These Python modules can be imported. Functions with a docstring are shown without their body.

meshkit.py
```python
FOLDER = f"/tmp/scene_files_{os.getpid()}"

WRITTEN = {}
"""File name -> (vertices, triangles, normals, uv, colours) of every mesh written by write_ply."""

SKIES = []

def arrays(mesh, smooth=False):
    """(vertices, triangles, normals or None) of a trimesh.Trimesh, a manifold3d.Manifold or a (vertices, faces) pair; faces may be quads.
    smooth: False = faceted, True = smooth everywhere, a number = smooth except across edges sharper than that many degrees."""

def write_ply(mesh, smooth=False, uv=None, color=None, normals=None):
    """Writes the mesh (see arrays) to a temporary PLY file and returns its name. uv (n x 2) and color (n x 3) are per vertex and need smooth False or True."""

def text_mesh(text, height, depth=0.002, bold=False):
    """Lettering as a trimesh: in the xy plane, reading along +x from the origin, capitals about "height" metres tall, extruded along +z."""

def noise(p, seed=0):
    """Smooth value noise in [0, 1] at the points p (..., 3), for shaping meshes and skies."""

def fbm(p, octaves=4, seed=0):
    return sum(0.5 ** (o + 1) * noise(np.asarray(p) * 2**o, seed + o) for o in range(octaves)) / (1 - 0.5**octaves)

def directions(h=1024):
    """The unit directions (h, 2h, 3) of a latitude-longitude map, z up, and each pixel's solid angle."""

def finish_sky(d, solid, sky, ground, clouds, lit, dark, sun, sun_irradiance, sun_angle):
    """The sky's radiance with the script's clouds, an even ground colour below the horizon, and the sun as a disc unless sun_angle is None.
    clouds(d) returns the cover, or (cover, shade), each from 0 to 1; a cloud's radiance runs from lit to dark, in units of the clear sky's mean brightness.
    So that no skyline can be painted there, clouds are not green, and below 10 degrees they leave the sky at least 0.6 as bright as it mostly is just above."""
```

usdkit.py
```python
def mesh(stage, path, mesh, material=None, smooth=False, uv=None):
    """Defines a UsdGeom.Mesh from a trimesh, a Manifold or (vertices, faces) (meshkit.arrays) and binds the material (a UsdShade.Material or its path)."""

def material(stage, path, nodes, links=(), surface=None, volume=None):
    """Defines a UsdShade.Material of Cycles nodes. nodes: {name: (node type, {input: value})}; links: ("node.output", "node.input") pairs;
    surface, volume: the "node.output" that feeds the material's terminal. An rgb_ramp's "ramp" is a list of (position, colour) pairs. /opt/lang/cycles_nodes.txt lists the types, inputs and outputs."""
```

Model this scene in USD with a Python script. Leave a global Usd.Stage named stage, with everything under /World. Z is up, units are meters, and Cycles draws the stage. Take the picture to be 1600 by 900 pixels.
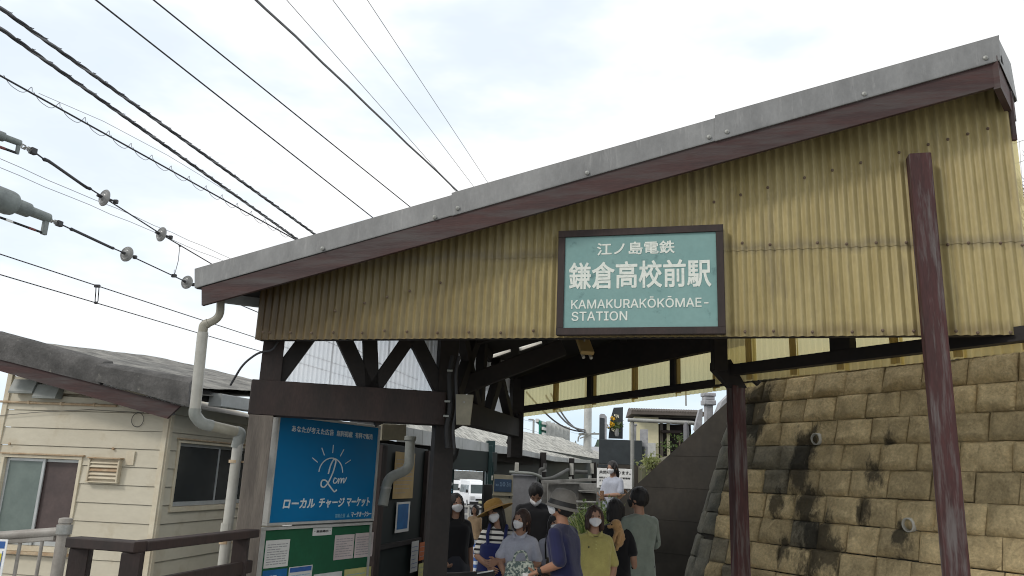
import math, random, glob
import numpy as np
import trimesh
import manifold3d as m3
from shapely import affinity, box as sbox, union_all
from shapely.geometry import Polygon
from pxr import Gf, Sdf, Usd, UsdGeom, UsdLux, UsdShade
import usdkit, meshkit

stage = Usd.Stage.CreateInMemory()
UsdGeom.SetStageUpAxis(stage, 'Z')
UsdGeom.Xform.Define(stage, '/World')

# ---------------------------------------------------------------- camera, sky, sun, exposure
FOCAL, ROLL_X, HORIZON = 1225.0, 200.0, 747.0
EYE = np.array([0.0, 0.0, 1.72])
EXPOSURE = 0.0
SKY_STRENGTH = 0.1
SKY_SHIFT = (3.7, 1.1, 0.4)
SUN_AZ, SUN_EL = math.radians(-122), math.radians(38)      # the sun stands behind the left shoulder, over the sea, veiled by thin cloud
SUN_POWER, SUN_ANGLE = 0.4, 10.0


def camera_basis():
    d = FOCAL * FOCAL / (HORIZON - 450)
    z = np.array([ROLL_X, d, FOCAL]); z /= np.linalg.norm(z)
    fwd = np.array([0, math.sqrt(1 - z[2] ** 2), z[2]])
    h = np.array([1.0, 0, 0]); up0 = np.cross(h, fwd)
    s = z[0] / up0[2]
    right = math.sqrt(1 - s * s) * h + s * up0
    return right, np.cross(right, fwd), fwd


RIGHT, UP, FWD = camera_basis()
cam = UsdGeom.Camera.Define(stage, '/World/camera')
cam.CreateHorizontalApertureAttr(36.0)
cam.CreateVerticalApertureAttr(20.25)
cam.CreateFocalLengthAttr(FOCAL / 1600 * 36)
cam.CreateClippingRangeAttr(Gf.Vec2f(0.05, 20000))
cam.CreateExposureAttr(EXPOSURE)
m = np.eye(4); m[0, :3], m[1, :3], m[2, :3], m[3, :3] = RIGHT, UP, -FWD, EYE
cam.AddTransformOp().Set(Gf.Matrix4d(m.tolist()))

usdkit.material(stage, '/World/Looks/sky', {
    'tc': ('texture_coordinate', {}),
    'map': ('mapping', {'scale': (1.0, 1.0, 2.6), 'location': SKY_SHIFT}),
    'sky': ('sky_texture', {'sky_type': 'single_scattering', 'sun_disc': False, 'sun_elevation': SUN_EL, 'sun_rotation': SUN_AZ, 'air_density': 1.0, 'aerosol_density': 1.5, 'ozone_density': 1.0}),
    'n': ('noise_texture', {'scale': 2.3, 'detail': 6.0, 'roughness': 0.52}),
    'r': ('rgb_ramp', {'ramp': [(0.0, (0.7, 0.7, 0.7)), (0.38, (0.82, 0.82, 0.82)), (0.54, (1, 1, 1)), (1.0, (1, 1, 1))]}),
    'c': ('rgb_ramp', {'ramp': [(0.0, (9.6, 10.7, 12.0)), (0.42, (10.0, 10.9, 11.8)), (0.52, (11.3, 11.35, 11.4)), (1.0, (11.8, 11.8, 11.8))]}),
    'mx': ('mix', {}),
    'sp': ('separate_xyz', {}),
    'hz': ('rgb_ramp', {'ramp': [(0.0, (0.74, 0.84, 0.93)), (0.06, (0.80, 0.89, 0.96)), (0.20, (1, 1, 1)), (1.0, (1, 1, 1))]}),
    'hm': ('mix', {'mix_type': 'multiply', 'fac': 1.0}),
    'bg': ('background_shader', {'strength': SKY_STRENGTH}),
}, [('tc.generated', 'map.vector'), ('map.vector', 'n.vector'), ('n.fac', 'r.fac'), ('n.fac', 'c.fac'), ('r.color', 'mx.fac'), ('sky.color', 'mx.color1'), ('sp.z', 'hz.fac'), ('tc.generated', 'sp.vector'), ('c.color', 'hm.color1'), ('hz.color', 'hm.color2'), ('hm.color', 'mx.color2'), ('mx.color', 'bg.color')], surface='bg.background')
sky = UsdLux.DomeLight.Define(stage, '/World/sky')
UsdShade.MaterialBindingAPI.Apply(sky.GetPrim()).Bind(UsdShade.Material.Get(stage, '/World/Looks/sky'))
sky.GetPrim().SetCustomDataByKey('kind', 'structure')
sky.GetPrim().SetCustomDataByKey('label', 'white overcast sky with a few pale blue gaps')
sun = UsdLux.DistantLight.Define(stage, '/World/sun')
sun.CreateNormalizeAttr(True); sun.CreateIntensityAttr(SUN_POWER); sun.CreateAngleAttr(SUN_ANGLE); sun.CreateColorAttr(Gf.Vec3f(1, 0.96, 0.9))
sun.AddRotateXYZOp().Set(Gf.Vec3f(math.degrees(math.pi / 2 - SUN_EL), 0, math.degrees(math.pi - SUN_AZ)))


# ---------------------------------------------------------------- measuring the place: a direction seen from the eye, and points at a known distance or on a known wall
def ray(u, v):
    return FWD * FOCAL + RIGHT * (u - 800) + UP * (450 - v)


def aty(u, v, y):
    d = ray(u, v)
    return EYE + d * (y / d[1])


def atz(u, v, z):
    d = ray(u, v)
    return EYE + d * ((z - EYE[2]) / d[2])


def on(u, v, p, n):
    d = ray(u, v)
    return EYE + d * (np.dot(np.asarray(p, float) - EYE, n) / np.dot(d, n))


def unit(v):
    v = np.asarray(v, float)
    return v / np.linalg.norm(v)


V = lambda *a: np.array(a, float)
ZUP = V(0, 0, 1)

# ---------------------------------------------------------------- prims
taken = {}


def fresh(parent, name):
    k = taken.get((parent, name), 0)
    taken[(parent, name)] = k + 1
    return f'{parent}/{name}' + (f'_{k:03d}' if k else '')


class Thing:
    """One top-level object: an Xform at its base whose children are its parts."""

    def __init__(self, name, label, cat, base, group=None, kind=None):
        self.path = fresh('/World', name)
        self.base = np.asarray(base, float)
        x = UsdGeom.Xform.Define(stage, self.path)
        x.AddTranslateOp().Set(Gf.Vec3d(*map(float, self.base)))
        self.x = x
        tag(x.GetPrim(), label, cat, group, kind)

    def part(self, name, mesh, mat, parent=None, smooth=30, label=None):
        v, f, _ = meshkit.arrays(mesh)
        path = fresh(parent or self.path, name)
        usdkit.mesh(stage, path, (v - self.base, f), '/World/Looks/' + mat, smooth=smooth)
        if label:
            stage.GetPrimAtPath(path).SetCustomDataByKey('label', label)
        return path


def tag(p, label=None, cat=None, group=None, kind=None):
    for k, v in (('label', label), ('category', cat), ('group', group), ('kind', kind)):
        if v:
            p.SetCustomDataByKey(k, v)


def single(name, mesh, mat, label, cat=None, group=None, kind=None, smooth=30):
    path = fresh('/World', name)
    v, f, _ = meshkit.arrays(mesh)
    base = V(*(v.min(0)[:2] + v.max(0)[:2]) / 2, v[:, 2].min())
    p = usdkit.mesh(stage, path, (v - base, f), '/World/Looks/' + mat, smooth=smooth)
    p.AddTranslateOp().Set(Gf.Vec3d(*map(float, base)))
    tag(p.GetPrim(), label, cat, group, kind)
    return path


def copies(first, name, places, labels, group):
    """Further individuals of a thing already built, each an Xform that references it."""
    cat = stage.GetPrimAtPath(first.path).GetCustomDataByKey('category')
    for (loc, rot), label in zip(places, labels):
        x = UsdGeom.Xform.Define(stage, fresh('/World', name))
        x.GetPrim().GetReferences().AddInternalReference(first.path)
        x.GetPrim().SetInstanceable(True)
        x.ClearXformOpOrder()
        x.AddTranslateOp().Set(Gf.Vec3d(*map(float, loc)))
        if rot:
            x.AddRotateZOp().Set(math.degrees(rot))
        tag(x.GetPrim(), label, cat, group)


# ---------------------------------------------------------------- mesh helpers
cat_ = trimesh.util.concatenate


def T(v, f):
    return trimesh.Trimesh(np.asarray(v, float), np.asarray(f, int), process=False)


def hullof(pts):
    return trimesh.convex.convex_hull(np.asarray(pts, float))


def beam(p, q, w, h, up=ZUP, ch=0.006):
    """A timber or bar from p to q, w wide, h tall, with chamfered edges."""
    p, q = np.asarray(p, float), np.asarray(q, float)
    d = unit(q - p)
    s = np.cross(d, up)
    if np.linalg.norm(s) < 1e-6:
        s = np.cross(d, V(0, 1, 0))
    s = unit(s); u = np.cross(s, d)
    c = min(ch, w * .3, h * .3)
    out = []
    for e, sg in ((p, 1), (q, -1)):
        for a in (-1, 1):
            for b in (-1, 1):
                out += [e + s * a * (w / 2 - c) + u * b * h / 2 + d * sg * c * .5, e + s * a * w / 2 + u * b * (h / 2 - c) + d * sg * c * .5,
                        e + s * a * (w / 2 - c) + u * b * (h / 2 - c)]
    return hullof(out)


def cbox(c, size, rot=0.0, ch=0.006):
    c = np.asarray(c, float)
    d = V(math.cos(rot), math.sin(rot), 0)
    return beam(c - d * size[0] / 2, c + d * size[0] / 2, size[1], size[2], ch=ch)


def cyl(p, q, r, r2=None, n=12, capped=True):
    return tube([p, q], [r, r if r2 is None else r2], n, capped)


def tube(pts, r, n=8, capped=True):
    p = np.asarray(pts, float)
    r = np.broadcast_to(np.asarray(r, float), (len(p),))
    t = np.zeros_like(p)
    t[1:-1] = p[2:] - p[:-2]; t[0] = p[1] - p[0]; t[-1] = p[-1] - p[-2]
    t /= np.linalg.norm(t, axis=1, keepdims=True)
    a = np.cross(t[0], ZUP if abs(t[0][2]) < .9 else V(1, 0, 0)); a = unit(a)
    ang = np.arange(n) * 2 * math.pi / n
    rings = []
    for i in range(len(p)):
        a = unit(a - t[i] * np.dot(a, t[i])); b = np.cross(t[i], a)
        rings.append(p[i] + r[i] * (np.cos(ang)[:, None] * a + np.sin(ang)[:, None] * b))
    v = np.vstack(rings); f = []
    for i in range(len(p) - 1):
        for j in range(n):
            k = (j + 1) % n
            f += [[i * n + j, i * n + k, (i + 1) * n + k], [i * n + j, (i + 1) * n + k, (i + 1) * n + j]]
    if capped:
        v = np.vstack([v, p[0], p[-1]]); c0, c1 = len(v) - 2, len(v) - 1; e = (len(p) - 1) * n
        for j in range(n):
            k = (j + 1) % n
            f += [[c0, k, j], [c1, e + j, e + k]]
    return T(v, f)


def bend(pts, rad, k=5):
    """Rounds the corners of a polyline."""
    p = [np.asarray(x, float) for x in pts]; out = [p[0]]
    for a, b, c in zip(p, p[1:], p[2:]):
        d0, d1 = a - b, c - b
        rr = min(rad, np.linalg.norm(d0) * .49, np.linalg.norm(d1) * .49)
        s, e = b + unit(d0) * rr, b + unit(d1) * rr
        for i in range(k + 1):
            w = i / k
            out.append((1 - w) ** 2 * s + 2 * w * (1 - w) * b + w * w * e)
    return out + [p[-1]]


class Wall:
    """A flat upright frame: a along it, b up, c out of it."""

    def __init__(self, o, x, up=ZUP):
        self.o, self.x = np.asarray(o, float), unit(x)
        self.n = unit(np.cross(self.x, up)); self.u = np.cross(self.n, self.x)

    def p(self, a, b, c=0.0):
        return self.o + self.x * a + self.u * b + self.n * c

    def at(self, u, v, c=0.0):
        q = on(u, v, self.o + self.n * c, self.n) - self.o
        return float(q @ self.x), float(q @ self.u)

    def put(self, mesh):
        v, f, _ = meshkit.arrays(mesh)
        return T(self.o + v[:, :1] * self.x + v[:, 1:2] * self.u + v[:, 2:3] * self.n, f)

    def box(self, a0, b0, a1, b1, c0, c1, ch=0.003):
        return self.put(beam(V((a0 + a1) / 2, b0, (c0 + c1) / 2), V((a0 + a1) / 2, b1, (c0 + c1) / 2), abs(a1 - a0), abs(c1 - c0), up=V(0, 0, 1), ch=ch))

    def poly(self, pts, c0, c1):
        return self.put(prism(pts, c0, c1))


def prism(pts, c0, c1):
    g = Polygon(pts)
    if not g.is_valid:
        g = g.buffer(0)
    mm = trimesh.creation.extrude_polygon(g, c1 - c0, engine='earcut')
    mm.apply_translation([0, 0, c0])
    return mm


_fonts = {}


def lettering(text, height, cjk=True, bold=2, depth=0.002):
    """Text as raised shapes in the xy plane from the origin; the full height of the line box is about `height`."""
    from PIL import Image, ImageDraw, ImageFont
    key = 'Noto Sans CJK Regular.woff2' if cjk else 'Inter.woff2'
    if key not in _fonts:
        _fonts[key] = ImageFont.truetype(glob.glob('/opt/blender-*/*/datafiles/fonts/' + key)[0], 160)
    font = _fonts[key]
    bold = int(round(bold * 1.6))
    x0, y0, x1, y1 = font.getbbox(text, anchor='ls', stroke_width=bold)
    im = Image.new('L', (x1 - x0 + 8, y1 - y0 + 8))
    ImageDraw.Draw(im).text((4 - x0, 4 - y0), text, 255, font, anchor='ls', stroke_width=bold)
    onp = np.pad(np.asarray(im) > 127, ((0, 0), (1, 1))).astype(np.int8)
    rows, starts = np.nonzero(np.diff(onp, axis=1) == 1)
    ends = np.nonzero(np.diff(onp, axis=1) == -1)[1]
    shape = union_all(sbox(starts, -rows - 1, ends, -rows)).buffer(0.6).buffer(-0.6).simplify(0.8)
    s = height / (y1 - y0)
    b = shape.bounds
    shape = affinity.affine_transform(shape, [s, 0, 0, s, -b[0] * s, -b[1] * s])
    return cat_([trimesh.creation.extrude_polygon(g, depth, engine='earcut') for g in getattr(shape, 'geoms', [shape]) if g.area > 1e-9])


def text_on(w, text, a0, a1, b0, b1, c, cjk=True, bold=2, depth=0.002, slant=0.0):
    """Lettering fitted to the rectangle a0..a1, b0..b1 of a wall frame."""
    mm = lettering(text, 1.0, cjk, bold, depth)
    e = mm.bounds
    v = mm.vertices.copy()
    v[:, 0] = a0 + (v[:, 0] - e[0][0]) / (e[1][0] - e[0][0]) * (a1 - a0)
    v[:, 1] = b0 + (v[:, 1] - e[0][1]) / (e[1][1] - e[0][1]) * (b1 - b0)
    v[:, 0] += slant * (v[:, 1] - b0)
    v[:, 2] += c
    return w.put((v, mm.faces))


def corrugated(w, a0, a1, bottom, top, c=0.0, pitch=0.063, amp=0.0115, rows=6, per=8):
    """A corrugated sheet standing on wall frame w between a0 and a1; bottom and top are functions of a."""
    n = max(2, int(round((a1 - a0) / pitch * per)))
    a = np.linspace(a0, a1, n + 1)
    cc = c + amp * np.sin(2 * math.pi * a / pitch)
    v = []
    for k in range(rows + 1):
        s = k / rows
        b = np.array([bottom(x) * (1 - s) + top(x) * s for x in a])
        v.append(np.stack([a, b, cc], 1))
    v = np.vstack(v); f = []
    for k in range(rows):
        for i in range(n):
            q = k * (n + 1) + i
            f += [[q, q + 1, q + n + 2], [q, q + n + 2, q + n + 1]]
    return w.put((v, f))


def rough(mesh, amount, scale, seed=0):
    v, f, _ = meshkit.arrays(mesh)
    t = trimesh.Trimesh(v, f, process=True)
    d = meshkit.fbm(t.vertices * scale + 31.7, 3, seed) - 0.5
    return T(t.vertices + t.vertex_normals * (d * 2 * amount)[:, None], t.faces)


def solid(x):
    a = x.to_mesh()
    return T(a.vert_properties[:, :3], a.tri_verts)


def ball(c, r, n=16):
    s = m3.Manifold.sphere(1.0, n)
    r = np.broadcast_to(np.asarray(r, float), (3,))
    return s.scale(list(map(float, r))).translate(list(map(float, c)))


def mhull(*balls):
    return m3.Manifold.batch_hull(list(balls))


def join(parts):
    return m3.Manifold.batch_boolean(list(parts), m3.OpType.Add)


def soften(man, length=0.02, it=8):
    t = solid(man.refine_to_length(length))
    t.merge_vertices()
    trimesh.smoothing.filter_taubin(t, iterations=it)
    return t
# ---------------------------------------------------------------- materials
def look(name, col, col2=None, scale=6.0, stretch=(1, 1, 1), lo=0.35, hi=0.65, rough=0.7, bump=0.0, bscale=None, metal=0.0, grain=0.12, spec=0.4, translucent=None, clear=None, along=None, band=None, dirt=None, sheen=0.0, random=0.0):
    """A surface of two tones in patches plus a fine grain; optional dirt = (colour, scale, stretch, low, high)."""
    col2 = col2 or tuple(c * .72 for c in col)
    nodes = {
        'g': ('geometry', {}),
        'mp': ('mapping', {'scale': stretch}),
        'n1': ('noise_texture', {'scale': scale, 'detail': 5.0, 'roughness': 0.6}),
        'r1': ('rgb_ramp', {'ramp': [(0, col2), (lo, col2), (hi, col), (1, col)]}),
        'n2': ('noise_texture', {'scale': scale * 9, 'detail': 4.0, 'roughness': 0.7}),
        'r2': ('map_range', {'from_min': 0.25, 'from_max': 0.75, 'to_min': 1 - grain, 'to_max': 1 + grain, 'clamp': True}),
        'cm': ('combine_color', {}),
        'mul': ('mix', {'mix_type': 'multiply', 'fac': 1.0}),
        'p': ('principled_bsdf', {'roughness': rough, 'metallic': metal, 'specular_ior_level': spec, 'sheen_weight': sheen}),
    }
    links = [('g.position', 'mp.vector'), ('mp.vector', 'n1.vector'), ('mp.vector', 'n2.vector'), ('n1.fac', 'r1.fac'), ('n2.fac', 'r2.value'),
             ('r2.result', 'cm.r'), ('r2.result', 'cm.g'), ('r2.result', 'cm.b'), ('r1.color', 'mul.color1'), ('cm.color', 'mul.color2')]
    out = 'mul.color'
    if random:
        nodes |= {'oi': ('object_info', {}), 'or': ('map_range', {'from_min': 0, 'from_max': 1, 'to_min': 1 - random, 'to_max': 1 + random}), 'oc': ('combine_color', {}), 'om': ('mix', {'mix_type': 'multiply', 'fac': 1.0})}
        links += [('oi.random', 'or.value'), ('or.result', 'oc.r'), ('or.result', 'oc.g'), ('or.result', 'oc.b'), (out, 'om.color1'), ('oc.color', 'om.color2')]
        out = 'om.color'
    if dirt:
        dc, ds, dst, dlo, dhi = dirt
        nodes |= {'dm': ('mapping', {'scale': dst, 'location': (3.1, 7.7, 1.3)}), 'dn': ('noise_texture', {'scale': ds, 'detail': 6.0, 'roughness': 0.65}),
                  'dr': ('map_range', {'from_min': dlo, 'from_max': dhi, 'to_min': 0, 'to_max': 1, 'clamp': True}), 'dx': ('mix', {'color2': dc})}
        links += [('g.position', 'dm.vector'), ('dm.vector', 'dn.vector'), ('dn.fac', 'dr.value'), ('dr.result', 'dx.fac'), (out, 'dx.color1')]
        out = 'dx.color'
    if along:
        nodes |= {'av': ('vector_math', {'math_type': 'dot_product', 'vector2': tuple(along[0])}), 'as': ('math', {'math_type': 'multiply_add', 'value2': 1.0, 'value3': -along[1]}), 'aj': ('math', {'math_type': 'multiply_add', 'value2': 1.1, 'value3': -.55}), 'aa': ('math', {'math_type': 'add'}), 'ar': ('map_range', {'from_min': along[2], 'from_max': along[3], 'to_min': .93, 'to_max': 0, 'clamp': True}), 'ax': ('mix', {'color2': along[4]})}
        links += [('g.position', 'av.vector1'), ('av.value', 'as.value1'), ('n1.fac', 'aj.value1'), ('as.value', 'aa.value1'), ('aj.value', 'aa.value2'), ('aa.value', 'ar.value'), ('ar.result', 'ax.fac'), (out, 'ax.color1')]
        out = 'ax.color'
    for k, (z0, half, bc, amt) in enumerate(band or ()):
        nodes |= {f'bz{k}': ('separate_xyz', {}), f'bn{k}': ('math', {'math_type': 'multiply_add', 'value2': .16, 'value3': -.08 - z0}), f'bs{k}': ('math', {'math_type': 'add'}), f'ba{k}': ('math', {'math_type': 'absolute'}), f'br{k}': ('map_range', {'from_min': 0.0, 'from_max': half, 'to_min': amt, 'to_max': 0, 'clamp': True}), f'bx{k}': ('mix', {'color2': bc})}
        links += [('g.position', f'bz{k}.vector'), ('n1.fac', f'bn{k}.value1'), (f'bz{k}.z', f'bs{k}.value1'), (f'bn{k}.value', f'bs{k}.value2'), (f'bs{k}.value', f'ba{k}.value1'), (f'ba{k}.value', f'br{k}.value'), (f'br{k}.result', f'bx{k}.fac'), (out, f'bx{k}.color1')]
        out = f'bx{k}.color'
    links.append((out, 'p.base_color'))
    if bump:
        nodes |= {'nb': ('noise_texture', {'scale': bscale or scale * 6, 'detail': 6.0, 'roughness': 0.65}), 'b': ('bump', {'strength': 1.0, 'distance': bump})}
        links += [('mp.vector', 'nb.vector'), ('nb.fac', 'b.height'), ('b.normal', 'p.normal')]
    surface = 'p.BSDF'
    if translucent:
        nodes |= {'t': ('translucent_bsdf', {}), 'mc': ('mix_closure', {'fac': translucent})}
        links += [(out, 't.color'), ('p.BSDF', 'mc.closure1'), ('t.BSDF', 'mc.closure2')]
        surface = 'mc.closure'
    if clear:
        nodes |= {'tr': ('transparent_bsdf', {'color': clear[1]}), 'mt': ('mix_closure', {'fac': clear[0]})}
        links += [(surface, 'mt.closure1'), ('tr.BSDF', 'mt.closure2')]
        surface = 'mt.closure'
    usdkit.material(stage, '/World/Looks/' + name, nodes, links, surface=surface)


def plain(name, col, rough=0.6, metal=0.0, grain=0.1, scale=20.0, **k):
    look(name, col, tuple(c * .85 for c in col), scale=scale, rough=rough, metal=metal, grain=grain, **k)


look('frp', (0.50, 0.42, 0.225), (0.42, 0.345, 0.18), scale=1.6, stretch=(3, 3, .8), rough=0.5, grain=0.12, translucent=0.22, dirt=((0.20, 0.165, 0.10), 2.6, (3, 3, .6), 0.55, 0.9), bump=0.0006, bscale=160)
look('frp_rusty_shaded', (0.25, 0.17, 0.075), (0.15, 0.10, 0.045), scale=1.8, stretch=(3, 3, .8), rough=0.55, grain=0.16, translucent=0.25, dirt=((0.12, 0.085, 0.05), 2.6, (3, 3, .6), 0.5, 0.8), bump=0.0006, bscale=160)  # rust brown for the left gable end, eave shade mixed into the colour
look('frp_mid', (0.42, 0.33, 0.155), (0.32, 0.24, 0.11), scale=1.7, stretch=(3, 3, .8), rough=0.5, grain=0.14, translucent=0.22, dirt=((0.16, 0.12, 0.07), 2.6, (3, 3, .6), 0.5, 0.85), bump=0.0006, bscale=160)
look('frp_back', (0.72, 0.63, 0.34), (0.62, 0.53, 0.27), scale=1.5, stretch=(4, 4, .6), rough=0.5, grain=0.06, translucent=0.7, clear=(0.30, (0.86, 0.78, 0.45)))
look('frp_lap', (0.42, 0.33, 0.15), (0.36, 0.28, 0.12), scale=1.5, stretch=(4, 4, .6), rough=0.5, grain=0.06, translucent=0.5)
look('poly_white', (0.92, 0.92, 0.92), (0.88, 0.88, 0.88), scale=2, stretch=(4, 4, .6), rough=0.4, grain=0.03, translucent=0.85, clear=(0.30, (0.98, 0.98, 0.98)))
look('skylight', (0.9, 0.88, 0.82), None, scale=3, rough=0.4, grain=0.03, translucent=0.8, clear=(0.6, (0.95, 0.92, 0.85)))
look('flashing', (0.21, 0.21, 0.205), (0.15, 0.15, 0.147), scale=2.2, stretch=(2, 2, 1), rough=0.55, grain=0.1, metal=0.15, dirt=((0.30, 0.295, 0.285), 5.0, (6, 6, .8), 0.57, 0.85), bump=0.001, bscale=60)
look('wood_red', (0.062, 0.019, 0.018), (0.036, 0.013, 0.012), scale=2.0, stretch=(3, 3, .5), rough=0.72, grain=0.3, dirt=((0.10, 0.084, 0.08), 2.2, (8, 8, .8), 0.48, 0.62), bump=0.004, bscale=30)
look('wood_fascia', (0.05, 0.019, 0.016), (0.032, 0.016, 0.015), scale=2.0, stretch=(.7, .7, 6), rough=0.7, grain=0.25, dirt=((0.055, 0.045, 0.042), 2.0, (.8, .8, 6), 0.45, 0.68), bump=0.002, bscale=20)
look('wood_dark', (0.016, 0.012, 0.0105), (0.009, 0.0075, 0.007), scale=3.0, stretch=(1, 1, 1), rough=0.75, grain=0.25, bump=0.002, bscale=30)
look('wood_brown', (0.032, 0.019, 0.016), (0.019, 0.013, 0.011), scale=3.0, stretch=(2, 2, .7), rough=0.7, grain=0.25, bump=0.002, bscale=30)
look('wood_grey', (0.17, 0.145, 0.12), (0.10, 0.085, 0.072), scale=3.0, stretch=(5, 5, .5), rough=0.8, grain=0.22, bump=0.002, bscale=40)
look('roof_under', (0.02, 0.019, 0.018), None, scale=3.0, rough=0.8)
look('sign_teal', (0.14, 0.255, 0.24), (0.165, 0.28, 0.262), scale=3.0, rough=0.5, grain=0.06, dirt=((0.05, 0.11, 0.11), 9, (1, 1, 1), 0.62, 0.8))
look('sign_letter', (0.60, 0.62, 0.56), (0.45, 0.5, 0.46), scale=30.0, lo=.3, hi=.5, rough=0.6, grain=0.1)
look('stone_tan', (0.42, 0.33, 0.19), (0.27, 0.205, 0.12), scale=3.0, lo=.3, hi=.62, rough=0.92, grain=0.3, bump=0.012, bscale=26, random=0.12)
look('stone_grey', (0.20, 0.185, 0.14), (0.11, 0.11, 0.088), scale=5.0, rough=0.92, grain=0.25, bump=0.008, bscale=30, dirt=((0.06, 0.06, 0.05), 3.0, (1, 1, 1), 0.55, 0.75), random=0.12)
look('mortar', (0.06, 0.054, 0.042), (0.035, 0.032, 0.026), scale=8.0, rough=0.95, bump=0.004)
look('concrete_dark', (0.05, 0.043, 0.035), (0.03, 0.027, 0.022), scale=1.2, rough=0.9, grain=0.18, bump=0.003, dirt=((0.035, 0.033, 0.03), 1.6, (1.5, 1.5, .8), 0.5, 0.75))
look('concrete', (0.36, 0.35, 0.33), (0.25, 0.245, 0.23), scale=2.0, rough=0.9, grain=0.16, bump=0.002)
look('concrete_light', (0.5, 0.5, 0.47), (0.38, 0.38, 0.36), scale=1.5, rough=0.85, grain=0.12)
look('concrete_mid', (0.22, 0.215, 0.20), (0.14, 0.135, 0.125), scale=2.5, rough=0.9, grain=0.18, bump=0.002, dirt=((0.07, 0.068, 0.06), 3.0, (1, 1, .5), 0.5, 0.75))
look('rail_dull', (0.085, 0.085, 0.08), (0.05, 0.05, 0.047), scale=6, rough=0.6, grain=0.1)
look('asphalt', (0.09, 0.09, 0.09), (0.06, 0.06, 0.06), scale=1.2, rough=0.9, grain=0.3, bump=0.002)
look('paving', (0.33, 0.32, 0.30), (0.25, 0.245, 0.23), scale=1.2, rough=0.9, grain=0.2, bump=0.002)
look('earth', (0.13, 0.105, 0.075), (0.08, 0.085, 0.045), scale=1.0, rough=0.95, grain=0.3, bump=0.01)
look('siding', (0.52, 0.475, 0.37), (0.47, 0.425, 0.325), scale=1.5, stretch=(1, 1, 2), rough=0.6, grain=0.05, dirt=((0.36, 0.295, 0.19), 3.0, (1.2, 1.2, 1.2), 0.56, 0.85), bump=0.0008, bscale=50)
look('siding_trim', (0.58, 0.525, 0.40), (0.48, 0.40, 0.28), scale=4, rough=0.55, grain=0.06)
look('rust_screw', (0.15, 0.11, 0.075), (0.08, 0.05, 0.03), scale=40, rough=0.7, grain=0.15)
look('rust_edge', (0.32, 0.21, 0.12), (0.45, 0.36, 0.24), scale=9, rough=0.7, grain=0.15)
look('house_cap', (0.105, 0.10, 0.095), (0.055, 0.053, 0.05), scale=5.0, rough=0.95, grain=0.25, bump=0.008, bscale=22, dirt=((0.24, 0.23, 0.2), 7, (1, 1, 1), 0.62, 0.75))
look('house_roof', (0.26, 0.25, 0.225), (0.10, 0.097, 0.09), scale=4.0, rough=0.95, grain=0.28, bump=0.012, bscale=14, dirt=((0.34, 0.325, 0.28), 5, (1, 1, 1), 0.6, 0.8))
look('alu', (0.48, 0.49, 0.48), (0.4, 0.41, 0.4), scale=6, rough=0.4, metal=0.5, grain=0.05)
look('alu_dull', (0.4, 0.4, 0.38), (0.32, 0.32, 0.3), scale=6, rough=0.6, grain=0.08)
look('pane_dark', (0.022, 0.024, 0.024), None, scale=3, rough=0.14, spec=0.5, grain=0.05)
look('pane_frost', (0.15, 0.185, 0.165), (0.12, 0.15, 0.135), scale=5, rough=0.28, grain=0.06)
look('curtain', (0.085, 0.06, 0.055), (0.06, 0.043, 0.04), scale=4, rough=0.5, grain=0.15)
look('pvc_beige', (0.28, 0.265, 0.21), (0.21, 0.195, 0.15), scale=4, rough=0.45, grain=0.08, dirt=((0.2, 0.16, 0.1), 5, (1, 1, .6), 0.58, 0.8))
look('pvc_white', (0.42, 0.41, 0.37), (0.32, 0.31, 0.27), scale=4, rough=0.45, grain=0.06)
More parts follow.
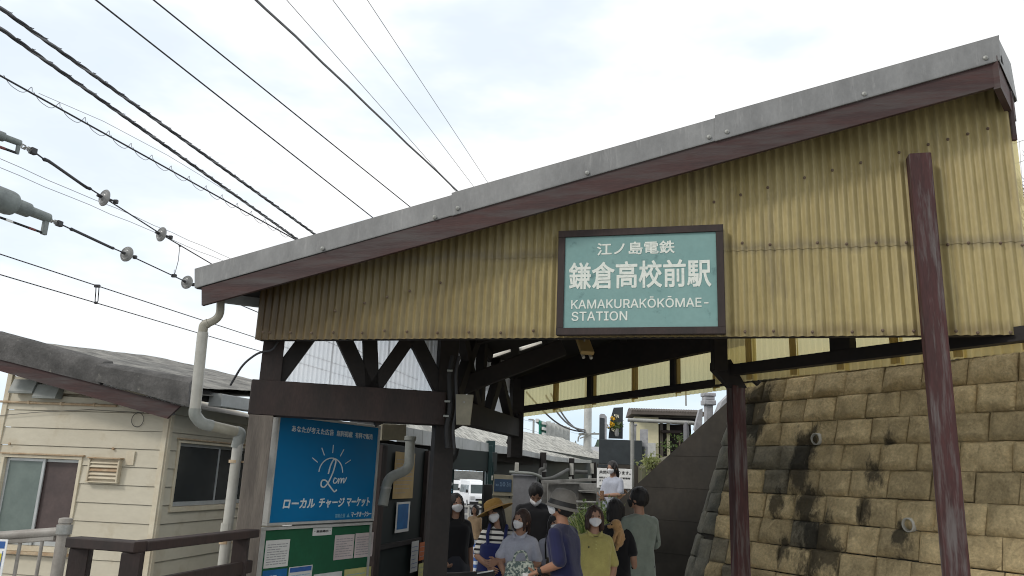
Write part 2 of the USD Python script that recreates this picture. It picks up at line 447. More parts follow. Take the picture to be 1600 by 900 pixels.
look('pvc_grey', (0.26, 0.27, 0.25), (0.19, 0.2, 0.18), scale=4, rough=0.5, grain=0.08)
look('galv', (0.32, 0.32, 0.30), (0.24, 0.24, 0.22), scale=8, rough=0.5, metal=0.4, grain=0.12)
look('rail_paint', (0.29, 0.27, 0.24), (0.21, 0.19, 0.165), scale=8, rough=0.5, grain=0.1)
look('cable', (0.035, 0.035, 0.038), None, scale=10, rough=0.6)
look('cable_grey', (0.16, 0.16, 0.165), None, scale=10, rough=0.5)
look('porcelain', (0.22, 0.22, 0.21), (0.15, 0.15, 0.145), scale=10, rough=0.25, grain=0.05)
look('tensioner', (0.16, 0.18, 0.17), (0.11, 0.125, 0.12), scale=5, rough=0.5, grain=0.1)
plain('red_mark', (0.16, 0.05, 0.045)); plain('white_paint', (0.78, 0.78, 0.76)); plain('black', (0.012, 0.012, 0.012), rough=0.6)
look('board_blue', (0.0, 0.13, 0.30), (0.0, 0.12, 0.28), scale=2, rough=0.35, grain=0.03)
plain('print_white', (0.62, 0.66, 0.66)); plain('print_black', (0.03, 0.03, 0.03)); plain('print_grey', (0.25, 0.25, 0.26)); plain('print_blue', (0.03, 0.1, 0.3)); plain('print_teal', (0.16, 0.36, 0.5))
look('board_green', (0.008, 0.085, 0.038), (0.007, 0.07, 0.03), scale=4, rough=0.85, grain=0.1, bump=0.001)
look('paper', (0.56, 0.56, 0.54), (0.5, 0.5, 0.48), scale=3, rough=0.8, grain=0.03)
look('paper_pink', (0.55, 0.48, 0.47), None, scale=3, rough=0.8, grain=0.03)
look('paper_yellow', (0.52, 0.5, 0.2), None, scale=3, rough=0.8, grain=0.03); look('paper_tan', (0.42, 0.3, 0.13), None, scale=3, rough=0.8, grain=0.05)
look('paper_orange', (0.42, 0.12, 0.04), None, scale=6, rough=0.8, grain=0.1); look('paper_blue', (0.01, 0.12, 0.3), (0.01, 0.08, 0.22), scale=6, rough=0.6)
plain('print_green', (0.1, 0.2, 0.05)); plain('sign_yellow', (0.62, 0.56, 0.03))
look('booth_green', (0.007, 0.013, 0.012), None, scale=3, rough=0.6); look('post_green', (0.008, 0.035, 0.034), None, scale=3, rough=0.5)
look('monument', (0.035, 0.042, 0.045), (0.025, 0.03, 0.033), scale=5, rough=0.35, grain=0.15)
look('granite', (0.36, 0.36, 0.37), (0.26, 0.26, 0.27), scale=14, rough=0.6, grain=0.2)
look('pillar_beige', (0.24, 0.22, 0.16), None, scale=3, rough=0.6); look('display', (0.015, 0.04, 0.085), None, scale=6, rough=0.3)
plain('display_print', (0.16, 0.24, 0.34))
look('machine_grey', (0.2, 0.2, 0.21), (0.15, 0.15, 0.16), scale=3, rough=0.5)
look('platform_roof', (0.5, 0.49, 0.44), (0.24, 0.235, 0.21), scale=5.0, stretch=(1, 1, 1), lo=.42, hi=.56, rough=0.9, grain=0.3)
look('gutter', (0.28, 0.29, 0.29), (0.21, 0.22, 0.21), scale=3, rough=0.55, grain=0.08)
look('cream_wall', (0.62, 0.57, 0.38), None, scale=1, rough=0.8, grain=0.05); look('tile_brown', (0.12, 0.10, 0.085), None, scale=3, rough=0.8)
look('hill', (0.05, 0.075, 0.05), (0.03, 0.045, 0.032), scale=.35, rough=0.95, grain=0.3, bump=0.2)
look('leaf', (0.085, 0.13, 0.03), (0.045, 0.075, 0.018), scale=4, rough=0.6, translucent=0.25, random=0.2); look('leaf_pale', (0.30, 0.32, 0.13), (0.17, 0.20, 0.06), scale=4, rough=0.6, translucent=0.25)
look('twig', (0.13, 0.10, 0.07), None, scale=8, rough=0.9); plain('petal', (0.75, 0.45, 0.02)); plain('petal_white', (0.7, 0.66, 0.5))
look('van_white', (0.75, 0.76, 0.77), (0.7, 0.71, 0.72), scale=2, rough=0.25, grain=0.02); look('van_glass', (0.05, 0.065, 0.065), None, scale=2, rough=0.1)
plain('rubber', (0.02, 0.02, 0.02), rough=0.8); plain('lamp_glass', (0.5, 0.5, 0.5), rough=0.15); plain('plate', (0.5, 0.5, 0.35))
look('sea', (0.05, 0.075, 0.085), (0.04, 0.06, 0.07), scale=.05, rough=0.2, grain=0.1, bump=.05, bscale=1.5)
look('sea_wall', (0.2, 0.2, 0.19), (0.11, 0.115, 0.11), scale=.6, stretch=(1, 1, 4), rough=0.9, grain=0.3); look('scrub', (0.06, 0.07, 0.045), (0.035, 0.042, 0.03), scale=.8, rough=0.95, grain=0.3)
look('highway_green', (0.0, 0.16, 0.10), None, scale=3, rough=0.5); look('cut_metal', (0.55, 0.55, 0.52), None, scale=3, rough=0.6)
# people
look('skin', (0.33, 0.19, 0.13), (0.29, 0.165, 0.11), scale=12, rough=0.55, grain=0.04); look('skin_tan', (0.30, 0.155, 0.095), (0.27, 0.135, 0.08), scale=12, rough=0.55, grain=0.04)
look('hair_black', (0.012, 0.010, 0.010), (0.007, 0.006, 0.006), scale=30, stretch=(3, 3, .6), rough=0.5, grain=0.3, bump=0.004); look('hair_brown', (0.045, 0.022, 0.016), (0.022, 0.011, 0.009), scale=30, stretch=(3, 3, .6), rough=0.5, grain=0.3, bump=0.004)
look('mask', (0.66, 0.66, 0.67), (0.6, 0.6, 0.61), scale=25, rough=0.85, grain=0.04); look('mask_black', (0.02, 0.02, 0.02), None, rough=0.9); plain('eye', (0.01, 0.01, 0.01), rough=0.2)


def cloth(name, col, col2=None, **k):
    look(name, col, col2 or tuple(c * .8 for c in col), scale=9, rough=0.9, grain=0.1, bump=0.0015, bscale=240, sheen=0.15, **k)


cloth('cloth_black', (0.006, 0.006, 0.008)); cloth('cloth_charcoal', (0.025, 0.027, 0.036)); cloth('cloth_navy', (0.009, 0.011, 0.05)); cloth('cloth_dress', (0.010, 0.017, 0.10))
cloth('cloth_white', (0.42, 0.435, 0.51)); cloth('cloth_yellow', (0.40, 0.355, 0.12)); cloth('cloth_sage', (0.20, 0.235, 0.20)); cloth('cloth_denim', (0.12, 0.16, 0.2)); cloth('cloth_taupe', (0.10, 0.085, 0.07))
cloth('cloth_palegrey', (0.36, 0.38, 0.44)); cloth('cloth_tan', (0.36, 0.25, 0.15)); cloth('fur_tan', (0.42, 0.25, 0.11)); cloth('felt_grey', (0.16, 0.15, 0.135)); cloth('bag_brown', (0.17, 0.095, 0.05)); cloth('cloth_olive', (0.2, 0.17, 0.08))
look('straw', (0.36, 0.215, 0.06), (0.28, 0.16, 0.04), scale=30, stretch=(1, 1, 4), rough=0.85, grain=0.2, bump=0.002, bscale=120)
look('bag_pattern', (0.50, 0.54, 0.46), (0.10, 0.14, 0.13), scale=42, lo=.47, hi=.53, rough=0.85, grain=0.1)


def striped(name, a, b, pitch, tilt=(0, 0, 1), duty=0.0):
    usdkit.material(stage, '/World/Looks/' + name, {
        'g': ('geometry', {}), 'd': ('vector_math', {'math_type': 'dot_product', 'vector2': tilt}),
        's': ('math', {'math_type': 'multiply', 'value2': 2 * math.pi / pitch}), 'w': ('math', {'math_type': 'sine'}),
        'r': ('map_range', {'from_min': duty - .15, 'from_max': duty + .15, 'to_min': 0, 'to_max': 1, 'clamp': True}), 'x': ('mix', {'color1': a, 'color2': b}), 'p': ('principled_bsdf', {'roughness': 0.9})},
        [('g.position', 'd.vector1'), ('d.value', 's.value1'), ('s.value', 'w.value1'), ('w.value', 'r.value'), ('r.result', 'x.fac'), ('x.color', 'p.base_color')], surface='p.BSDF')


striped('cloth_striped', (0.62, 0.60, 0.56), (0.015, 0.015, 0.018), 0.047, duty=0.25)
striped('bag_striped', (0.6, 0.65, 0.72), (0.05, 0.12, 0.35), 0.12)
striped('zebra_mark', (0.55, 0.54, 0.5), (0.02, 0.02, 0.02), 0.11, tilt=(0.45, 0.89, 0))
# ---------------------------------------------------------------- the entrance canopy
ZG = 2.74
GA, GB = atz(398, 531, ZG), atz(1609, 523, ZG)             # the two lower corners of its front gable
G = Wall(GA, GB - GA)                                      # n points to the viewer
GL = float(np.linalg.norm(GB - GA))
FO = 0.27                                                  # how far the bargeboard stands out in front of the gable


def gat(u, v, c=0.0):
    return G.at(u, v, c)


r0 = G.p(*gat(304.4, 449, FO), FO); r1 = G.p(*gat(1562, 93, FO), FO); r2 = V(0.05, 9.6, 2.93)
rn = unit(np.cross(r1 - r0, r2 - r0)); rn = rn if rn[2] > 0 else -rn


def roof_z(x, y):
    """Height of the underside of the roof."""
    return r0[2] - (rn[0] * (x - r0[0]) + rn[1] * (y - r0[1])) / rn[2]


lap = gat(1300, 383)[1]
look('frp', (0.39, 0.32, 0.155), (0.325, 0.26, 0.115), scale=1.6, stretch=(3, 3, .8), rough=0.34, grain=0.13, translucent=0.2, dirt=((0.20, 0.165, 0.10), 2.6, (3, 3, .6), 0.55, 0.9), bump=0.0006, bscale=160, along=(G.x, float(G.o @ G.x), .0, 2.6, (0.058, 0.032, 0.011)), random=0.07, band=((ZG + lap, .06, (.20, .165, .105), .6), (ZG + .03, .07, (.17, .125, .065), .55)))  # along: brown staining at the left end, darkened further to paint in the overhang shadow
canopy = Thing('entrance_canopy', 'weathered timber station entrance canopy with sloping roof and yellow corrugated gable above the crowd', 'canopy', V(0.5, 7.0, 0))
gtop = lambda a: roof_z(*(G.p(a, 0)[:2])) - 0.03
gbot = lambda a: 0.0
# lower and upper rows of sheets lap at the dirty line of screws right of the sign
lap = gat(1300, 383)[1]
edges = [0.0]
while edges[-1] < GL - 0.3:
    edges.append(edges[-1] + 0.63)
edges[-1] = GL
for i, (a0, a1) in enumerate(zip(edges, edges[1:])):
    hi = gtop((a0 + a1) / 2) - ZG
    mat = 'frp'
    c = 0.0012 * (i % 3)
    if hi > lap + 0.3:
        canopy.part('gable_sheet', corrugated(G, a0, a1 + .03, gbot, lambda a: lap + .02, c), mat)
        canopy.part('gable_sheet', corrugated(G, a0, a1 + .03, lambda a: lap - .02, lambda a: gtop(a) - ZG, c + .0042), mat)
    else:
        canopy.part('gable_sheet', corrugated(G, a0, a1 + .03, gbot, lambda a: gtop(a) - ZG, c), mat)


def screw(w, a, b, c, r=0.011):
    return w.put(tube([(a, b, c), (a, b, c + .006), (a, b, c + .011), (a, b, c + .014)], [r, r, r * .7, r * .25], 8))


rng = random.Random(5)
crest = lambda a: (round(a / .063 - .25) + .25) * .063
for v_, us in ((519, [410, 428, 456, 487, 523, 566, 603, 638, 685, 735, 780, 830, 1168, 1214, 1276, 1325, 1374, 1422, 1494, 1528, 1578]),
               (382, [1163, 1207, 1270, 1316, 1365, 1412, 1478, 1512, 1561, 1595])):
    for u in us:
        a, b = gat(u, v_ + rng.uniform(-2, 2))
        canopy.part('screw', screw(G, crest(a), b, .0115 + .003), 'rust_screw')
for u in [530, 575, 610, 645, 690, 1116, 1160, 1204, 1264, 1308, 1353, 1415, 1461, 1490, 1538, 1571]:
    a = crest(gat(u, 400)[0]); b = gtop(a) - ZG - (.36 if u < 800 else .30)
    canopy.part('screw', screw(G, a, b, .0115 + .006), 'rust_screw')
# rails behind the gable sheets, seen against the light
for b in (0.05, lap):
    a0 = 0.0 if b < .2 else 2.3
    canopy.part('gable_rail', G.box(a0, b - .045, GL - .02, b + .045, -.11, -.02), 'wood_dark')
canopy.part('gable_rafter', beam(G.p(.02, gtop(0.02) - ZG - .10, -.065), G.p(GL - .02, gtop(GL) - ZG - .10, -.065), .09, .16), 'wood_dark')
for a in (0.06, 1.05, 2.05, 3.6, 4.4, 5.2, GL - .06):
    canopy.part('gable_stud', G.box(a - .045, .1, a + .045, gtop(a) - ZG - .19, -.11, -.021), 'wood_dark')

# bargeboard
fa = [gat(u, v, FO) for u, v in ((314.4, 449), (1562, 93), (1562, 133), (314.4, 477))]
canopy.part('bargeboard', G.poly([fa[0], fa[1], fa[2], fa[3]], FO - .035, FO - .004), 'wood_fascia')
# grey metal verge flashing in three lapped lengths
line = lambda u: (420 + (60 - 420) * (u - 304.4) / (1560 - 304.4), 449 + (93 - 449) * (u - 304.4) / (1562 - 304.4))
for k, (u0, u1) in enumerate(((304.4, 709), (706, 1121), (1117, 1560))):
    o = .004 * k
    t0, b0 = line(u0); t1, b1 = line(u1)
    if k:
        t0 -= 3 * k; t1 -= 2 * k; b0 += 1
    q = [gat(u0, t0, FO), gat(u1, t1, FO), gat(u1 + (2 if k == 2 else 0), b1, FO), gat(u0, b0, FO)]
    face = G.poly(q, FO + o, FO + o + .003)
    lip = G.put(beam(V(q[3][0], q[3][1] - .004, FO + o - .004), V(q[2][0], q[2][1] - .004, FO + o - .004), .016, .007, up=V(0, 1, 0), ch=.002))
    top = G.put(hullof([(q[0][0], q[0][1] - .004, FO + o + .0025), (q[1][0], q[1][1] - .004, FO + o + .0025), (q[1][0], q[1][1], FO + o), (q[0][0], q[0][1], FO + o),
                        (q[0][0], q[0][1] - .004, FO - .26), (q[1][0], q[1][1] - .004, FO - .26), (q[0][0], q[0][1], FO - .26), (q[1][0], q[1][1], FO - .26)]))
    canopy.part('verge_flashing', cat_([face, lip, top]), 'flashing', smooth=False)
for u, v in ((505, 389), (680, 340), (716, 326), (918, 271), (1108, 215), (1136, 207), (1350, 148), (1539, 92)):
    a, b = gat(u, v, FO)
    canopy.part('flashing_screw', cat_([screw(G, a, b, FO + .011, .017), screw(G, a, b, FO + .013, .009)]), 'galv')
# folded end cap at the high end and its drip board
e0, e1 = G.p(*gat(1560, 59, FO), FO), G.p(*gat(1562, 94, FO), FO)
ed = unit(V(.68, .73, 0))
end = [e0, e0 + ed * .36 + V(0, 0, -.03), e0 + ed * .44 + V(0, 0, -.29), e1 - ed * .01 + V(0, 0, -.01)]
canopy.part('verge_end_cap', hullof([p + k for p in end for k in (V(0, 0, 0), V(-.003, .003, .002))]), 'flashing', smooth=False)
canopy.part('verge_end_board', hullof([p + k for p in (e1 - ed * .02 + V(0, 0, .03), e1 + ed * .42 + V(0, 0, -.06), e1 + ed * .42 + V(0, 0, -.28), e1 - ed * .02 + V(0, 0, -.205)) for k in (V(-.006, .006, 0), V(-.035, .035, 0))]), 'wood_fascia', smooth=False)
canopy.part('end_batten', beam(G.p(GL + .045, gtop(GL) - ZG - .05, .0), G.p(GL + .045, gtop(GL) - ZG - .42, .0), .035, .03), 'wood_fascia')
canopy.part('end_sheet', corrugated(Wall(GB + V(0, 0, 0), unit(V(.25, .97, 0))), .02, .24, lambda a: 0.0, lambda a: gtop(GL) - ZG - .08, 0.0), 'frp')

# right side wall and the corner posts
MX = V(2.02, 7.1, 0)
RW = Wall(V(MX[0], MX[1], 0), (GB - MX) * V(1, 1, 0))
RL = float(np.linalg.norm((GB - MX)[:2]))
rb = on(1180, 583, RW.o, RW.n)[2]; rt = on(1180, 566, RW.o, RW.n)[2]
rlow = on(1250, 585, RW.o, RW.n)[2]
n_side = 6
for i in range(n_side):
    a0, a1 = -.25 + (RL + .25) * i / n_side, -.25 + (RL + .25) * (i + 1) / n_side
    canopy.part('side_sheet', corrugated(RW, a0, a1 + .03, lambda a: rlow, lambda a: roof_z(*RW.p(a, 0)[:2]) - .03, -.06 - .0015 * (i % 2)), 'frp_back')
    canopy.part('sheet_lap', corrugated(RW, a1 - .07, a1, lambda a: rlow + .01, lambda a: roof_z(*RW.p(a, 0)[:2]) - .04, -.05 - .0015 * (i % 2), rows=2), 'frp_lap')
canopy.part('side_beam', RW.box(-.12, rb, RL + .12, rt, -.035, .055), 'wood_dark')
sa0, sb0 = RW.at(1302, 540); sa1, sb1 = RW.at(1334, 540)
canopy.part('side_stub_post', RW.box(sa0, rt - .01, sa1, roof_z(*RW.p((sa0 + sa1) / 2, 0)[:2]) - .03, -.034, .05), 'wood_dark')
mp = on(1152, 700, MX, V(0, 1, 0)) * V(1, 1, 0)
mpt = aty(1151, 603, mp[1])[2]
mid_top = aty(1124, 570, mp[1] - .05)
canopy.part('post', cbox(V(mp[0], mp[1], mpt / 2), (.125, .125, mpt), .2), 'wood_red', label='maroon middle post in front of the stone wall')
canopy.part('bracket', hullof([p + V(0, k, 0) for k in (-.062, .062) for p in (aty(1139, 607, mp[1]), aty(1164, 607, mp[1]), aty(1139, 563, mp[1]), aty(1112, 578, mp[1]), aty(1112, 566, mp[1]))]), 'wood_dark', smooth=False)
canopy.part('post', beam(mid_top * V(1, 1, 0) + V(0, 0, mid_top[2] - .06), V(mid_top[0], mid_top[1], roof_z(*mid_top[:2]) - .03), .125, .12), 'wood_dark')
canopy.part('side_brace', beam(aty(1163, 581, mp[1] + .1), aty(1186, 600, mp[1] + .1), .05, .05), 'wood_dark')
# front post, nailed to the face of the gable
fpt = G.p(*gat(1438, 238, .12), .065)
FPW = .138
canopy.part('post', rough(beam(fpt * V(1, 1, 0), fpt, FPW, .105, up=G.n, ch=.008).subdivide().subdivide(), .002, 6, 3), 'wood_red', label='weathered maroon front post with grey streaks standing before the gable')

# left corner post, front truss and left side truss
LP = aty(421, 600, (GA + G.n * -.2)[1])
LP = V(LP[0], LP[1], 0)
JP = aty(690, 640, 6.95) * V(1, 1, 0)
QP = aty(806, 660, 9.6) * V(1, 1, 0)
F1 = Wall(LP, JP - LP); L1 = float(np.linalg.norm(JP - LP))
F2 = Wall(JP, QP - JP); L2 = float(np.linalg.norm(QP - JP))
zt = F1.at(420, 595.5)[1]; zb = F1.at(420, 650)[1]
ztr = F1.at(685, 613.5)[1]
canopy.part('post', cbox(LP + V(.0, 0, (zb + roof_z(*LP[:2]) - .05) / 2 + .0), (.17, .16, roof_z(*LP[:2]) - .05 - zb), .3), 'wood_brown')
canopy.part('truss_beam', F1.box(-.14, zb, L1 + .02, zt, -.12, .09, ch=.01), 'wood_brown', label='thick brown tie beam over the blue board')
LPb = aty(396, 760, LP[1] - .02) * V(1, 1, 0)
canopy.part('post', cbox(LPb + V(0, 0, zb / 2), (.19, .17, zb - .002), .3), 'wood_grey', label='grey weathered corner post left of the blue board')
for (x0, y0, x1, y1, w) in ((428, 598, 475, 535, .13), (540, 535, 572, 604, .13), (581, 610, 578, 531, .125), (587, 604, 636, 533, .12), (652, 535, 690, 612, .12)):
    p, q = F1.at(x0, y0), F1.at(x1, y1)
    dirv = unit(np.subtract(q, p)); q = np.add(q, dirv * .35); p = np.subtract(p, dirv * .06)
    zlim = roof_z(*F1.p(q[0], 0)[:2]) - .12
    if q[1] > zlim:
        q = p + dirv * (zlim - p[1]) / dirv[1]
    canopy.part('truss_brace', beam(F1.p(*p, -.02), F1.p(*q, -.02), w, .10, up=F1.n), 'wood_dark')
canopy.part('top_plate', beam(F1.p(-.05, roof_z(*F1.p(0, 0)[:2]) - .10, -.02), F1.p(L1, roof_z(*F1.p(L1, 0)[:2]) - .10, -.02), .12, .13), 'wood_dark')
canopy.part('post', cbox(JP + V(0.02, .05, (roof_z(*JP[:2]) - .04) / 2), (.17, .17, roof_z(*JP[:2]) - .04), .3), 'wood_dark', label='dark centre post under the truss joint')
n_p = 3
for i in range(n_p):
    canopy.part('light_panel', corrugated(F1, L1 * i / n_p, L1 * (i + 1) / n_p + .015, lambda a: zt - .02, lambda a: roof_z(*F1.p(a, 0)[:2]) - .05, -.16 - .002 * (i % 2), pitch=.038, amp=.007, rows=2), 'poly_white')
z2t = F2.at(736, 632)[1]; z2b = F2.at(736, 667)[1]; z2te = F2.at(804, 655)[1]; z2be = F2.at(803, 681)[1]
canopy.part('truss_beam', beam(F2.p(.0, (z2t + z2b) / 2, 0), F2.p(L2 + .03, (z2te + z2be) / 2, 0), .12, z2t - z2b), 'wood_dark')
for (x0, y0, x1, y1, w) in ((714, 612, 730, 566, .13), (729, 560, 744, 636, .12), (748, 640, 752, 572, .12), (762, 645, 779, 588, .13), (780, 588, 795, 652, .11)):
    p, q = np.array(F2.at(x0, y0)), np.array(F2.at(x1, y1))
    dirv = unit(q - p) * (1 if q[1] > p[1] else -1)
    lo, hi = (p, q) if q[1] > p[1] else (q, p)
    hi = hi + dirv * ((roof_z(*F2.p(hi[0], 0)[:2]) - .1 - hi[1]) / dirv[1]) * .98
    lo = lo - dirv * .05
    canopy.part('truss_brace', beam(F2.p(*lo, .0), F2.p(*hi, .0), w, .09, up=F2.n), 'wood_dark')
for i in range(3):
    canopy.part('light_panel', corrugated(F2, L2 * i / 3, L2 * (i + 1) / 3 + .015, lambda a: z2te + .02, lambda a: roof_z(*F2.p(a, 0)[:2]) - .04, -.10 - .002 * (i % 2), pitch=.038, amp=.007, rows=2), 'poly_white')
canopy.part('post', cbox(QP + V(.0, 0, (z2be - .25 + roof_z(*QP[:2]) - .04) / 2), (.15, .15, roof_z(*QP[:2]) - .04 - z2be + .25), .3), 'wood_dark')
canopy.part('strut', beam(aty(795, 694, 9.7), aty(812, 646, 9.5), .06, .06), 'wood_dark')

# back wall of translucent yellow sheets
B0 = aty(806, 648, 9.7); B1 = aty(1175, 598, 7.95)
BW = Wall(B0 * V(1, 1, 0), (B1 - B0) * V(1, 1, 0)); BL = float(np.linalg.norm((B1 - B0)[:2]))
bb = lambda a: B0[2] + (B1[2] - B0[2]) * a / BL
b_s = [BW.at(u, 600)[0] for u in (806, 922, 1052, 1175)]
for k, (a0, a1) in enumerate(zip(b_s, b_s[1:])):
    for j in range(2):
        s0, s1 = a0 + (a1 - a0) * j / 2, a0 + (a1 - a0) * (j + 1) / 2
        canopy.part('back_sheet', corrugated(BW, s0, s1 + .02, lambda a: bb(a) - .03, lambda a: roof_z(*BW.p(a, 0)[:2]) - .02, -.05 - .002 * j, pitch=.05), 'frp_back')
        canopy.part('sheet_lap', corrugated(BW, s0, s0 + .07, lambda a: bb(a), lambda a: roof_z(*BW.p(a, 0)[:2]) - .03, -.042 - .002 * j, pitch=.05, rows=2), 'frp_lap')
    if k:
        canopy.part('back_stud', beam(BW.p(a0, bb(a0) + .03, -.0), BW.p(a0, roof_z(*BW.p(a0, 0)[:2]) - .05, -.0), .06, .06, up=BW.n), 'wood_dark')
canopy.part('back_beam', beam(BW.p(-.05, bb(0) + .045, 0.01), BW.p(BL, bb(BL) + .045, 0.01), .09, .075), 'wood_dark')
topl = [BW.at(808, 612), BW.at(1140, 545)]
sl = (topl[1][1] - topl[0][1]) / (topl[1][0] - topl[0][0])
tz = lambda a: topl[0][1] + sl * (a - topl[0][0])
zc = lambda a: max(roof_z(*BW.p(a, 0)[:2]) - .035, tz(a) + .12)
canopy.part('back_rafter', BW.poly([(-.1, tz(-.1)), (BL, tz(BL)), (BL, zc(BL)), (-.1, zc(-.1))], .012, .10), 'wood_dark')

# roof deck, purlins and rafters; three slots near the back are glazed with milky sheet
L0 = G.p(gat(304.4, 440, FO)[0], 0, FO - .03); R0 = G.p(gat(1568, 90, FO)[0], 0, FO - .03)
deck = Polygon([tuple(p[:2]) for p in (L0, V(-1.35, 7.25, 0), V(-.45, 10.1, 0), V(2.45, 8.5, 0), V(2.35, 7.5, 0), V(3.62, 5.2, 0), R0)])
slots = []
for (u0, v0, u1, v1) in ((763, 556, 797, 546), (811, 543, 846, 533), (858, 530, 879, 526)):
    c = [on(u, v, r0, rn) for u, v in ((u0, v0), (u1, v1), (u1 + 1, v1 + 5), (u0 + 1, v0 + 7))]
    slots.append(Polygon([tuple(p[:2]) for p in c]))


def on_roof(poly, d0, d1):
    mm = trimesh.creation.extrude_polygon(poly, 1.0, engine='earcut')
    v = mm.vertices.copy()
    v[:, 2] = roof_z(v[:, 0], v[:, 1]) + d0 + v[:, 2] * (d1 - d0)
    return T(v, mm.faces)


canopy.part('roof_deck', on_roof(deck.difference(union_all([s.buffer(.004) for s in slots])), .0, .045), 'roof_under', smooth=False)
for s in slots:
    canopy.part('roof_light', on_roof(s, .012, .016), 'skylight', smooth=False)
for a in np.arange(.5, GL, .72):
    p = G.p(a, 0, -.15); q = p - G.n * (2.1 + .75 * a * .5)
    if not deck.buffer(-.1).contains(Polygon([tuple(p[:2] + d) for d in ((-.03, 0), (.03, 0), (0, .03))])):
        continue
    for k in np.linspace(1, .2, 18):
        qq = p + (q - p) * k
        if deck.buffer(-.12).contains(Polygon([tuple(qq[:2] + d) for d in ((-.03, 0), (.03, 0), (0, .03))])):
            break
    canopy.part('rafter', beam(V(p[0], p[1], roof_z(*p[:2]) - .06), V(qq[0], qq[1], roof_z(*qq[:2]) - .06), .07, .11), 'wood_dark')
for c in (.9, 1.8):
    p, q = G.p(.6 + c * .35, 0, -c), G.p(GL - .2 - c * .75, 0, -c)
    canopy.part('purlin', beam(V(p[0], p[1], roof_z(*p[:2]) - .17), V(q[0], q[1], roof_z(*q[:2]) - .17), .09, .12), 'wood_dark')
p, q = aty(700, 612, 7.6), aty(880, 543, 7.6)
canopy.part('rafter', beam(p, q, .12, .16), 'wood_dark')
for u, v in ((724, 552), (778, 540), (838, 524)):
    c0 = aty(u - 20, v + 26, 8.0); c1 = aty(u + 4, v - 2, 8.0)
canopy.part('eave_board', beam(V(L0[0] + .06, L0[1] + .08, roof_z(*L0[:2]) - .03), V(-1.3, 7.2, roof_z(-1.3, 7.2) - .03), .03, .10), 'gutter')

# ---------------------------------------------------------------- the station sign
SC = .085
sq = [gat(*p, SC) for p in ((871.5, 362), (1129, 348.5), (1135, 522), (869.5, 522.5))]
sa0_, sa1_ = (sq[0][0] + sq[3][0]) / 2, (sq[1][0] + sq[2][0]) / 2
sb0_, sb1_ = (sq[2][1] + sq[3][1]) / 2, (sq[0][1] + sq[1][1]) / 2
SW, SH, FR = sa1_ - sa0_, sb1_ - sb0_, .052
sign = Thing('station_sign', 'teal signboard in a brown wooden frame with white Japanese station name on the yellow gable', 'sign', G.p((sa0_ + sa1_) / 2, sb0_, SC))
sign.part('panel', G.box(sa0_ + FR * .8, sb0_ + FR * .8, sa1_ - FR * .8, sb1_ - FR * .8, SC - .03, SC - .015), 'sign_teal')
sign.part('frame_rail', G.box(sa0_, sb0_, sa1_, sb0_ + FR, SC - .05, SC), 'wood_brown')
sign.part('frame_rail', G.box(sa0_, sb1_ - FR, sa1_, sb1_, SC - .05, SC), 'wood_brown')
sign.part('frame_stile', G.box(sa0_, sb0_ + FR, sa0_ + FR, sb1_ - FR, SC - .05, SC - .003), 'wood_brown')
sign.part('frame_stile', G.box(sa1_ - FR, sb0_ + FR, sa1_, sb1_ - FR, SC - .05, SC - .003), 'wood_brown')
pw, ph = SW - 2 * FR, SH - 2 * FR
for txt, x0, x1, y0, y1, cj, bd in (('江ノ島電鉄', .22, .735, .785, .925, True, 2), ('鎌倉高校前駅', .03, .965, .415, .715, True, 2), ('KAMAKURAKŌKŌMAE-', .05, .945, .205, .325, False, 1), ('STATION', .055, .425, .075, .175, False, 1)):
    sign.part('lettering', text_on(G, txt, sa0_ + FR + x0 * pw, sa0_ + FR + x1 * pw, sb0_ + FR + y0 * ph, sb0_ + FR + y1 * ph, SC - .015, cj, bd, .003), 'sign_letter', smooth=False)
for a in (sa0_ + .3, sa1_ - .3):
    sign.part('batten', G.box(a - .03, sb0_ + .02, a + .03, sb1_ - .02, .016, SC - .05), 'wood_dark')

# fluorescent fitting under the roof, grey box on the centre post, hanging meter
lamp_a, lamp_b = aty(893, 529, 7.2), aty(919, 556, 6.5)
lamp_a[2] = roof_z(*lamp_a[:2]) - .26; lamp_b = aty(918, 552, 6.75)
lam = Thing('ceiling_light', 'unlit beige strip light fitting under the dark canopy roof', 'light', (lamp_a + lamp_b) / 2)
dl = unit(lamp_b - lamp_a); sl_ = unit(np.cross(dl, ZUP))
lam.part('housing', beam(lamp_a, lamp_b, .12, .04), 'paper_tan')
lam.part('tube', cyl(lamp_a + sl_ * .035 - V(0, 0, .04), lamp_b + sl_ * .035 - V(0, 0, .04), .014), 'pvc_white')
lam.part('tube', cyl(lamp_a - sl_ * .035 - V(0, 0, .04), lamp_b - sl_ * .035 - V(0, 0, .04), .014), 'pvc_white')
for p in (lamp_a * .8 + lamp_b * .2, lamp_a * .2 + lamp_b * .8):
    lam.part('hanger', cyl(p, V(p[0], p[1], roof_z(*p[:2]) - .001), .008), 'galv')
jb = aty(725, 640, JP[1] - .18)
jbox = Thing('junction_box', 'grey beige electrical box fixed high on the dark centre post', 'box', jb)
jbox.part('case', hullof([jb + V(x, y, z) for z, s in ((.125, .075), (-.13, .058)) for x in (-s, s) for y in (-.04, .05)]), 'pillar_beige', smooth=False)
jbox.part('lid_screw', cyl(jb + V(0, -.041, .06), jb + V(0, -.047, .06), .008), 'galv')
cpts = [aty(708, 556, JP[1] - .16), aty(702, 580, JP[1] - .16), aty(704, 640, JP[1] - .16), aty(697, 668, JP[1] - .16), aty(700, 700, JP[1] - .16)]
cond = Thing('conduit', 'black cable bundle clipped down the dark centre post beside the grey box', 'cable', cpts[-1])
cond.part('pipe', tube(bend(cpts, .1), .024, 10), 'black')
cond.part('pipe', tube(bend([p + V(.055, 0, 0) for p in cpts], .1), .014, 8), 'cable')
